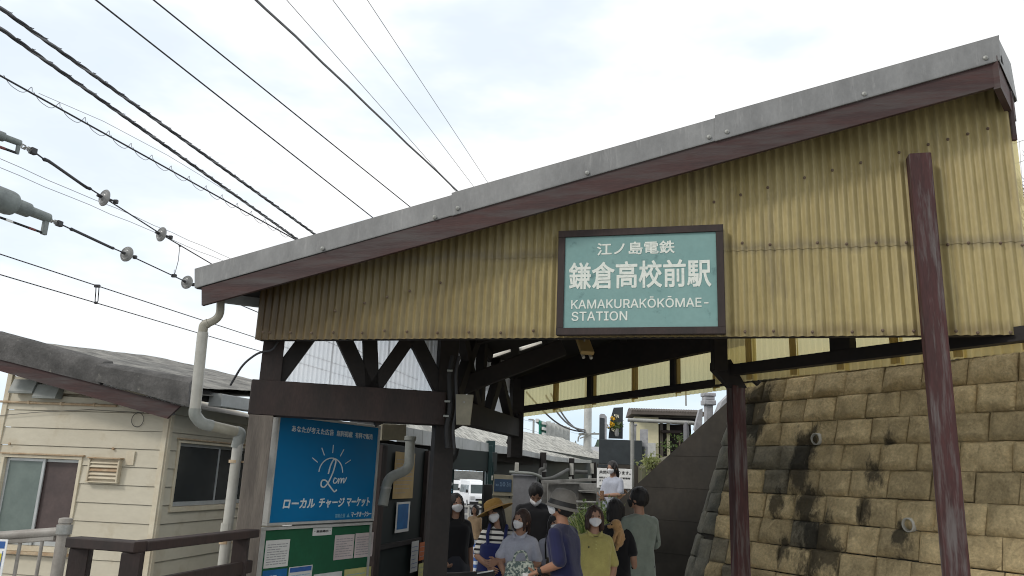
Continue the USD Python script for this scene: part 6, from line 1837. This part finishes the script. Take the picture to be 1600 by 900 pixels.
        tr.append(mhull(ball((hw_, 0, .93), (.094, .106, .09)), ball((-hw_, 0, .93), (.094, .106, .09)), ball((0, 0, 1.0), (.14, .1, .04))))
        t.part('trousers', place(wrinkle(soften(join(tr), .03, 6), seed + 4, .007)), bm, smooth=60)
        for s in (-1, 1):
            t.part('shoe', place(solid(mhull(ball((s * .09, -.035, .035), (.042, .04, .036)), ball((s * .095, .135, .03), (.048, .055, .03)), ball((s * .09, 0, .07), .045)))), 'black', smooth=60)
    # hair
    face_cut = mhull(hb((0, .13, 1.60), (.066, .065, .055), 16), hb((0, .14, 1.50), (.060, .085, .06), 16))
    cap = hb((0, -.008, 1.612), (.090, .104, .112), 22)
    if hair == 'short_male':
        hm = (cap - face_cut) - hb((0, .02, 1.46), (.12, .11, .085), 16)
        hm = hm - hb((0, .115, 1.575), (.075, .05, .06), 16)
    elif hair == 'bob':
        hm = join([cap, mhull(hb((.07, -.0, 1.60), (.032, .06, .05)), hb((.075, .015, 1.49), (.028, .05, .03))), mhull(hb((-.07, .0, 1.60), (.032, .06, .05)), hb((-.075, .015, 1.49), (.028, .05, .03))), mhull(hb((0, -.06, 1.6), (.08, .05, .07)), hb((0, -.055, 1.485), (.075, .045, .03)))]) - face_cut
    elif hair == 'long':
        hm = join([cap, mhull(hb((.07, -.0, 1.60), (.03, .055, .05)), ball((.085, .02, 1.36), (.032, .04, .05))), mhull(hb((-.07, .0, 1.60), (.03, .055, .05)), ball((-.085, .02, 1.36), (.032, .04, .05))), mhull(hb((0, -.055, 1.6), (.08, .05, .07)), ball((0, -.085, 1.3), (.085, .04, .06)))]) - face_cut
    else:   # tied
        hm = join([cap, mhull(hb((0, -.1, 1.60), (.045, .04, .045)), hb((.0, -.135, 1.45), (.03, .03, .05))), mhull(hb((.072, .03, 1.60), (.018, .03, .04)), hb((.075, .045, 1.53), (.012, .018, .04))), mhull(hb((-.072, .03, 1.60), (.018, .03, .04)), hb((-.075, .045, 1.53), (.012, .018, .04)))]) - face_cut
    hmesh = soften(hm, .016, 4)
    ns = (meshkit.fbm(hmesh.vertices * V(70, 70, 9), 3, seed) - .5)
    hmesh.vertices = hmesh.vertices + hmesh.vertex_normals * (ns * .021)[:, None]
    t.part('hair', place(hmesh), hair_mat, smooth=60)
    if mask and mask != 'hidden':
        dz = -.045 if mask_low else 0.0
        mk = mhull(hb((0, .052, 1.562 + dz), (.068, .062, .050), 20), hb((0, .09, 1.572 + dz), (.03, .042, .03)), hb((0, .075, 1.515 + dz), (.03, .035, .012)))
        cutb = m3.Manifold.cube((.3, .2, .125), True)
        cutb = cutb.transform(np.hstack([HR, h_((0, .147, 1.553 + dz))[:, None]]).tolist())
        mm = mk ^ cutb
        t.part('mask', place(solid(mm.refine_to_length(.012))), mask, smooth=60)
        for s in (-1, 1):
            t.part('mask_strap', place(tube([h_((s * .066, .055, 1.585 + dz)), h_((s * .078, .03, 1.595)), h_((s * .084, -.01, 1.60))], .0022, 5)), mask)
    if hat == 'bucket':
        pr = [(1.580, .134), (1.585, .136), (1.612, .112), (1.640, .104), (1.662, .103), (1.70, .099), (1.735, .082), (1.752, .05), (1.757, .0)]
        ht = t.part('hat', place(T(*lathe([(z, r) for z, r in pr], HR, h_, V(0, -.002, 0), 1.12))), 'felt_grey', smooth=50)
        t.part('hat_band', place(T(*lathe([(1.606, .117), (1.610, .1175), (1.645, .1068), (1.649, .105)], HR, h_, V(0, -.002, 0), 1.12))), 'black', parent=ht, smooth=50)
    if hat == 'straw':
        pr = [(1.628, .205), (1.634, .206), (1.652, .130), (1.658, .108), (1.70, .104), (1.738, .090), (1.756, .055), (1.760, .0)]
        ht = t.part('hat', place(T(*lathe(pr, HR, h_, V(0, -.005, 0), 1.1))), 'straw', smooth=50)
        t.part('hat_band', place(T(*lathe([(1.656, .110), (1.66, .111), (1.668, .111)], HR, h_, V(0, -.005, 0), 1.1))), 'fur_tan', parent=ht, smooth=50)
    t.place, t.k, t.Rz, t.H = place, k, Rz, H
    t.world = lambda p: (np.asarray(p, float) * k) @ Rz.T + base
    if extra:
        extra(t, place)
    return t


def lathe(pr, HR, h_, o, deep=1.0, n=28):
    v = []
    for z, r in pr:
        for a in np.linspace(0, 2 * math.pi, n, False):
            v.append(h_(V(r * math.cos(a), r * deep * math.sin(a), z) + o))
    f = []
    for i in range(len(pr) - 1):
        for j in range(n):
            a, b = i * n + j, i * n + (j + 1) % n
            f += [[a, b, b + n], [a, b + n, a + n]]
    return np.array(v), np.array(f)


HANG_L = ((-.205, -.02, 1.10), (-.215, .03, .86), (1, 0, 0), .35)
HANG_R = ((.205, -.02, 1.10), (.215, .03, .86), (-1, 0, 0), .35)

# woman in black top, left of the opening
person('long-haired person in pale mask, black T-shirt and dark skirt beside the opening to the road', (713, 769), 8.6, 165, (HANG_L, ((.20, -.02, 1.10), (.13, .17, .97), (-.3, 0, 1), .8)), 'cloth_black', ('skirt', 'cloth_charcoal'), hair='long', head_yaw=-10, seed=1)
person('person in white, mostly hidden behind the woman in the black T-shirt', (698, 774), 9.4, 200, (HANG_L, HANG_R), 'cloth_palegrey', ('skirt', 'cloth_charcoal'), hair='bob', head_yaw=20, seed=2)
# child further off
person('small child with dark hair in a tan top standing near the road fence', (743, 788), 15.0, 205, (HANG_L, ((.19, .03, 1.12), (.10, .20, 1.02), (0, 0, 1), .6)), 'cloth_tan', ('trousers', 'bag_striped'), hair='bob', mask=None, seed=3)


def dress(t, place):
    ring = lambda z, a, b: [(a * math.cos(x), b * math.sin(x) + .0, z) for x in np.linspace(0, 2 * math.pi, 32, False)]
    v = np.array(ring(1.28, .17, .145) + ring(1.24, .205, .172) + ring(1.08, .212, .178) + ring(.90, .235, .20) + ring(.6, .27, .24) + ring(.25, .32, .30)); f = []
    ang = np.linspace(0, 2 * math.pi, 32, False)
    for r_, amp in enumerate((0, 0, .004, .01, .02, .03)):
        v[r_ * 32:(r_ + 1) * 32, :2] *= (1 + amp * 2 * np.sin(ang * 8))[:, None]
    for r_ in range(5):
        for j in range(32):
            a, b = r_ * 32 + j, r_ * 32 + (j + 1) % 32
            f += [[a, b, b + 32], [a, b + 32, a + 32]]
    t.part('dress', place(wrinkle(T(v, f).subdivide(), 4, .008, 7)), 'cloth_dress', smooth=60)
    for s in (-1, 1):
        t.part('strap', place(tube([(s * .085, .125, 1.24), (s * .10, .115, 1.36), (s * .095, .03, 1.462), (s * .09, -.08, 1.40), (s * .075, -.125, 1.24)], .019, 8)), 'cloth_dress')


person('person in yellow straw hat, white mask, striped shirt and blue pinafore dress', (781, 778), 7.9, 190, (((-.22, .03, 1.13), (-.04, .25, 1.10), (0, -1, .1), .6), ((.22, .03, 1.13), (.05, .235, 1.05), (0, -1, .1), .6)), 'cloth_striped', ('skirt', 'cloth_dress'), hair='long', hat='straw', head_yaw=24, head_tilt=4, head_roll=26, extra=dress, seed=5)


def collar(t, place):
    for s in (-1, 1):
        t.part('collar', place(hullof([(s * .02, .105, 1.405), (s * .075, .06, 1.46), (s * .085, .0, 1.475), (s * .075, .09, 1.405), (s * .02, .111, 1.40), (s * .078, .066, 1.45)])), 'cloth_white' if t.white else 'cloth_yellow')


Thing.white = True
w2 = person('person with reddish brown hair, white mask and white blouse beside the straw hat', (815, 793), 7.75, 200, (((-.235, .06, 1.15), (-.03, .26, 1.06), (0, -1, .1), .8), ((.22, .10, 1.16), (.05, .27, 1.00), (0, -.6, .8), .8)), 'cloth_white', ('skirt', 'cloth_charcoal'), hair='tied', hair_mat='hair_brown', head_yaw=18, head_tilt=-4, head_roll=-8, extra=collar, seed=6)
bgc = aty(811, 918, 7.42)
bag = Thing('tote_bag', 'patterned grey green cloth bag held in front of the white blouse', 'bag', bgc)
bw = .125
bb_ = soften(mhull(*[ball(bgc + V(x, yy, z), .03) for x, z in ((-bw * .75, .19), (bw * .75, .20), (-bw, .02), (bw, .03), (-bw * .9, -.08), (bw * .9, -.08)) for yy in (-.03, .03)]), .02, 5)
bag.part('body', wrinkle(bb_, 3, .02, 10), 'bag_pattern', smooth=60)
bag.part('handle', tube(bend([bgc + V(-.06, 0, .2), bgc + V(-.04, .02, .30), bgc + V(.05, .02, .31), bgc + V(.07, 0, .2)], .05), .012, 8), 'bag_pattern')
person('tall man in black T-shirt looking down with his mask under his chin', (838, 747), 9.7, 182, (HANG_L, HANG_R), 'cloth_black', ('trousers', 'cloth_black'), hair='short_male', female=False, head_tilt=-50, mask='mask', mask_low=True, seed=7)


def apron(t, place):
    t.part('apron', place(hullof([(x, .135, z) for x, z in ((-.10, 1.22), (.10, 1.22), (-.17, .7), (.17, .7))] + [(x, .122, z) for x, z in ((-.10, 1.22), (.10, 1.22), (-.17, .7), (.17, .7))])), 'cloth_taupe')
    t.part('strap', place(tube([(.11, .115, 1.2), (.12, .105, 1.36), (.105, .0, 1.46), (.09, -.1, 1.38)], .010, 6)), 'cloth_black')


person('masked person in loose white T-shirt half hidden behind the man in the grey hat', (869, 800), 8.0, 182, (((-.2, -.0, 1.12), (-.06, .22, 1.08), (0, 0, 1), .6), ((.20, .0, 1.10), (.07, .20, 1.06), (0, 0, 1), .6)), 'cloth_white', ('skirt', 'cloth_taupe'), hair='long', head_yaw=-4, hem=1.08, extra=apron, seed=8)


def watch(t, place):
    a, b = V(-.13, .345, 1.055), V(-.10, .375, 1.045)
    t.part('watch_strap', place(cyl((-.18, .155, 1.045), (-.176, .182, 1.036), .034, n=14)), 'black')
    t.part('watch_face', place(cbox(V(-.212, .168, 1.045), (.012, .035, .032), .0)), 'black')


hm_ = person('person in grey hat with black band and navy T-shirt, back turned, black watch on wrist', (892, 761), 6.9, -62, (((-.225, -.04, 1.12), (-.17, .20, 1.03), (.2, 0, -1), .8), ((.24, .03, 1.12), (.12, .28, 1.02), (0, 0, 1), .7)), 'cloth_navy', ('trousers', 'cloth_charcoal'), hair='short_male', female=False, hat='bucket', mask='mask', head_yaw=-14, head_tilt=12, skin='skin_tan', sleeve=.70, extra=watch, seed=9, lean=.09)
it = hm_.world((-.15, .335, .985))
single('folded_paper', cbox(it, (.05, .09, .03), .4), 'paper', 'small white folded item in the hand of the man in the grey hat', 'paper')


def polo(t, place):
    Thing.white = False
    collar(t, place)
    Thing.white = True
    for k in range(3):
        t.part('button', place(cyl((0, .118, 1.36 - .035 * k), (0, .124, 1.36 - .035 * k), .005, n=8)), 'paper_yellow')
    t.part('chest_mark', place(cbox(V(.075, .112, 1.30), (.010, .006, .022))), 'black')
    t.part('drawstring', place(tube(bend([(-.03, .14, 1.0), (-.05, .16, .9), (-.03, .165, .82)], .04), .006, 5)), 'mask')
    t.part('drawstring', place(tube(bend([(.0, .14, 1.0), (.03, .16, .92), (-.0, .165, .84)], .04), .006, 5)), 'mask')
    t.part('necklace', place(tube([(.062 * math.sin(a), .03 + .075 * math.cos(a) * .9, 1.43 - .022 * math.cos(a)) for a in np.linspace(-1.7, 1.7, 14)], .003, 5)), 'black')


person('woman with short brown hair, white mask and yellow polo shirt facing the camera', (929, 788), 7.6, 176, (((-.215, .0, 1.11), (-.15, .16, .92), (1, 0, 0), .5), ((.225, -.02, 1.10), (.235, .06, .86), (-1, 0, 0), .35)), 'cloth_yellow', ('trousers', 'cloth_denim'), hair='bob', hair_mat='hair_brown', sleeve=.70, extra=polo, hem=.97, seed=10)
person('person in black seen from behind, between the yellow polo and the sage green top', (962, 777), 8.25, 20, (HANG_L, HANG_R), 'cloth_black', ('skirt', 'cloth_black'), hair='bob', mask=None, seed=11)


def split(t, place):
    t.part('sleeve_tie', place(hullof([(.20, -.02, 1.33), (.225, .0, 1.33), (.235, -.03, 1.16), (.215, .02, 1.16), (.21, -.05, 1.17)])), 'cloth_sage')


person('person in loose sage green long top with arms folded, seen from behind', (998, 759), 8.3, -28, (((-.25, .05, 1.15), (-.03, .25, 1.14), (.2, -1, 0), .7), ((.25, .05, 1.15), (.05, .26, 1.09), (-.2, -1, 0), .7)), 'cloth_sage', ('trousers', 'cloth_black'), hair='short_male', female=False, mask='mask_black', head_yaw=-28, long_sleeve=True, hem=.74, extra=split, seed=12)


def sbag(t, place):
    t.part('phone', place(cbox(V(-.02, .36, 1.13), (.07, .012, .14), .2)), 'bag_brown')
    t.part('phone_screen', place(cbox(V(-.022, .353, 1.132), (.062, .006, .125), .2)), 'black')


sw_ = person('person with tied dark hair and pale grey top holding a phone before the white notice', (958, 719), 13.0, 222, (((-.20, .06, 1.14), (-.02, .28, 1.12), (0, 0, 1), .7), ((.22, .02, 1.12), (.06, .24, 1.06), (0, 0, 1), .7)), 'cloth_palegrey', ('trousers', 'cloth_olive'), hair='tied', head_tilt=-10, extra=sbag, seed=13, height=1.58)
shb = Thing('shoulder_bag', 'brown shoulder bag on the arm of the woman on the steps', 'bag', sw_.world((-.2, .0, .9)))
c = sw_.world((-.22, -.02, 1.04))
shb.part('body', wrinkle(soften(mhull(*[ball(c + V(x, yy, z), .03) for x in (-.1, .1) for yy in (-.04, .04) for z in (-.1, .08)]), .02, 4), 5, .012, 12), 'bag_brown', smooth=60)
shb.part('strap', tube(bend([c + V(-.08, 0, .1), sw_.world((.1, .0, 1.47)), c + V(.08, 0, .1)], .08), .012, 6), 'bag_brown')
stp = aty(958, 770, 13.0)
feet = aty(958, 719, 13.0)[2] - 1.58
single('stair_flight', cat_([cbox(V(stp[0] + .0 + .0 * k, 13.2 + .3 * k, (feet - .16 * (2 - k)) / 2 if k < 2 else feet / 2), (1.3, .3, max(.05, feet - .16 * (2 - k)) if k < 2 else feet)) for k in range(-1, 2)] + [cbox(V(stp[0], 13.0, feet / 2), (1.2, .45, feet - .002))]), 'concrete', 'concrete steps under the woman by the white notice', 'steps')

# small tan dog looking over an arm between the black top and the green shirt
dc = aty(961, 824, 7.85)
dog = Thing('small_dog', 'small tan dog held at the shoulder between the black top and the sage green top', 'dog', dc - V(0, 0, .2))
S = .46
P_ = lambda x, y_, z: dc + V(x, y_, z) * S
dogm = join([mhull(ball(P_(.02, 0, .06), .085 * S + .01, 14), ball(P_(.0, 0, .03), .08 * S, 14)), mhull(ball(P_(-.06, -.02, .03), .05 * S, 10), ball(P_(-.13, -.03, .005), .03 * S, 10), ball(P_(-.155, -.03, .012), .022 * S, 10)),
             mhull(ball(P_(.06, .02, .02), .085 * S, 12), ball(P_(.10, .03, -.16), .11 * S, 12), ball(P_(.08, .02, -.30), .10 * S, 12)),
             mhull(ball(P_(.05, -.04, -.08), .05 * S, 10), ball(P_(-.02, -.08, -.18), .034 * S, 10)), mhull(ball(P_(-.02, -.08, -.18), .034 * S, 10), ball(P_(-.04, -.09, -.27), .032 * S, 10)),
             mhull(ball(P_(.10, -.05, -.1), .05 * S, 10), ball(P_(.07, -.1, -.22), .034 * S, 10)), mhull(ball(P_(.07, -.1, -.22), .034 * S, 10), ball(P_(.05, -.1, -.30), .032 * S, 10)),
             mhull(ball(P_(.12, .0, -.28), .06 * S, 10), ball(P_(.05, -.05, -.36), .045 * S, 10)), mhull(ball(P_(.05, -.05, -.36), .04 * S, 10), ball(P_(.03, -.07, -.44), .03 * S, 10)),
             mhull(ball(P_(.14, .06, -.3), .02, 8), ball(P_(.2, .08, -.22), .015, 8))])
dm_ = soften(dogm, .016, 4)
dm_.vertices = dm_.vertices + dm_.vertex_normals * ((meshkit.fbm(dm_.vertices * 60, 3, 2) - .5) * .012)[:, None]
dog.part('body', dm_, 'fur_tan', smooth=60)
for x in (-.02, .09):
    dog.part('ear', solid(mhull(ball(P_(x, -.02 if x < 0 else .0, .11), .03 * S, 8), ball(P_(x + .015, -.055, .02), .035 * S, 8))), 'fur_tan', smooth=60)
dog.part('nose', solid(ball(P_(-.175, -.033, .018), .013 * S + .002, 8)), 'eye'); dog.part('eye', solid(ball(P_(-.075, -.065, .055), .008, 8)), 'eye')
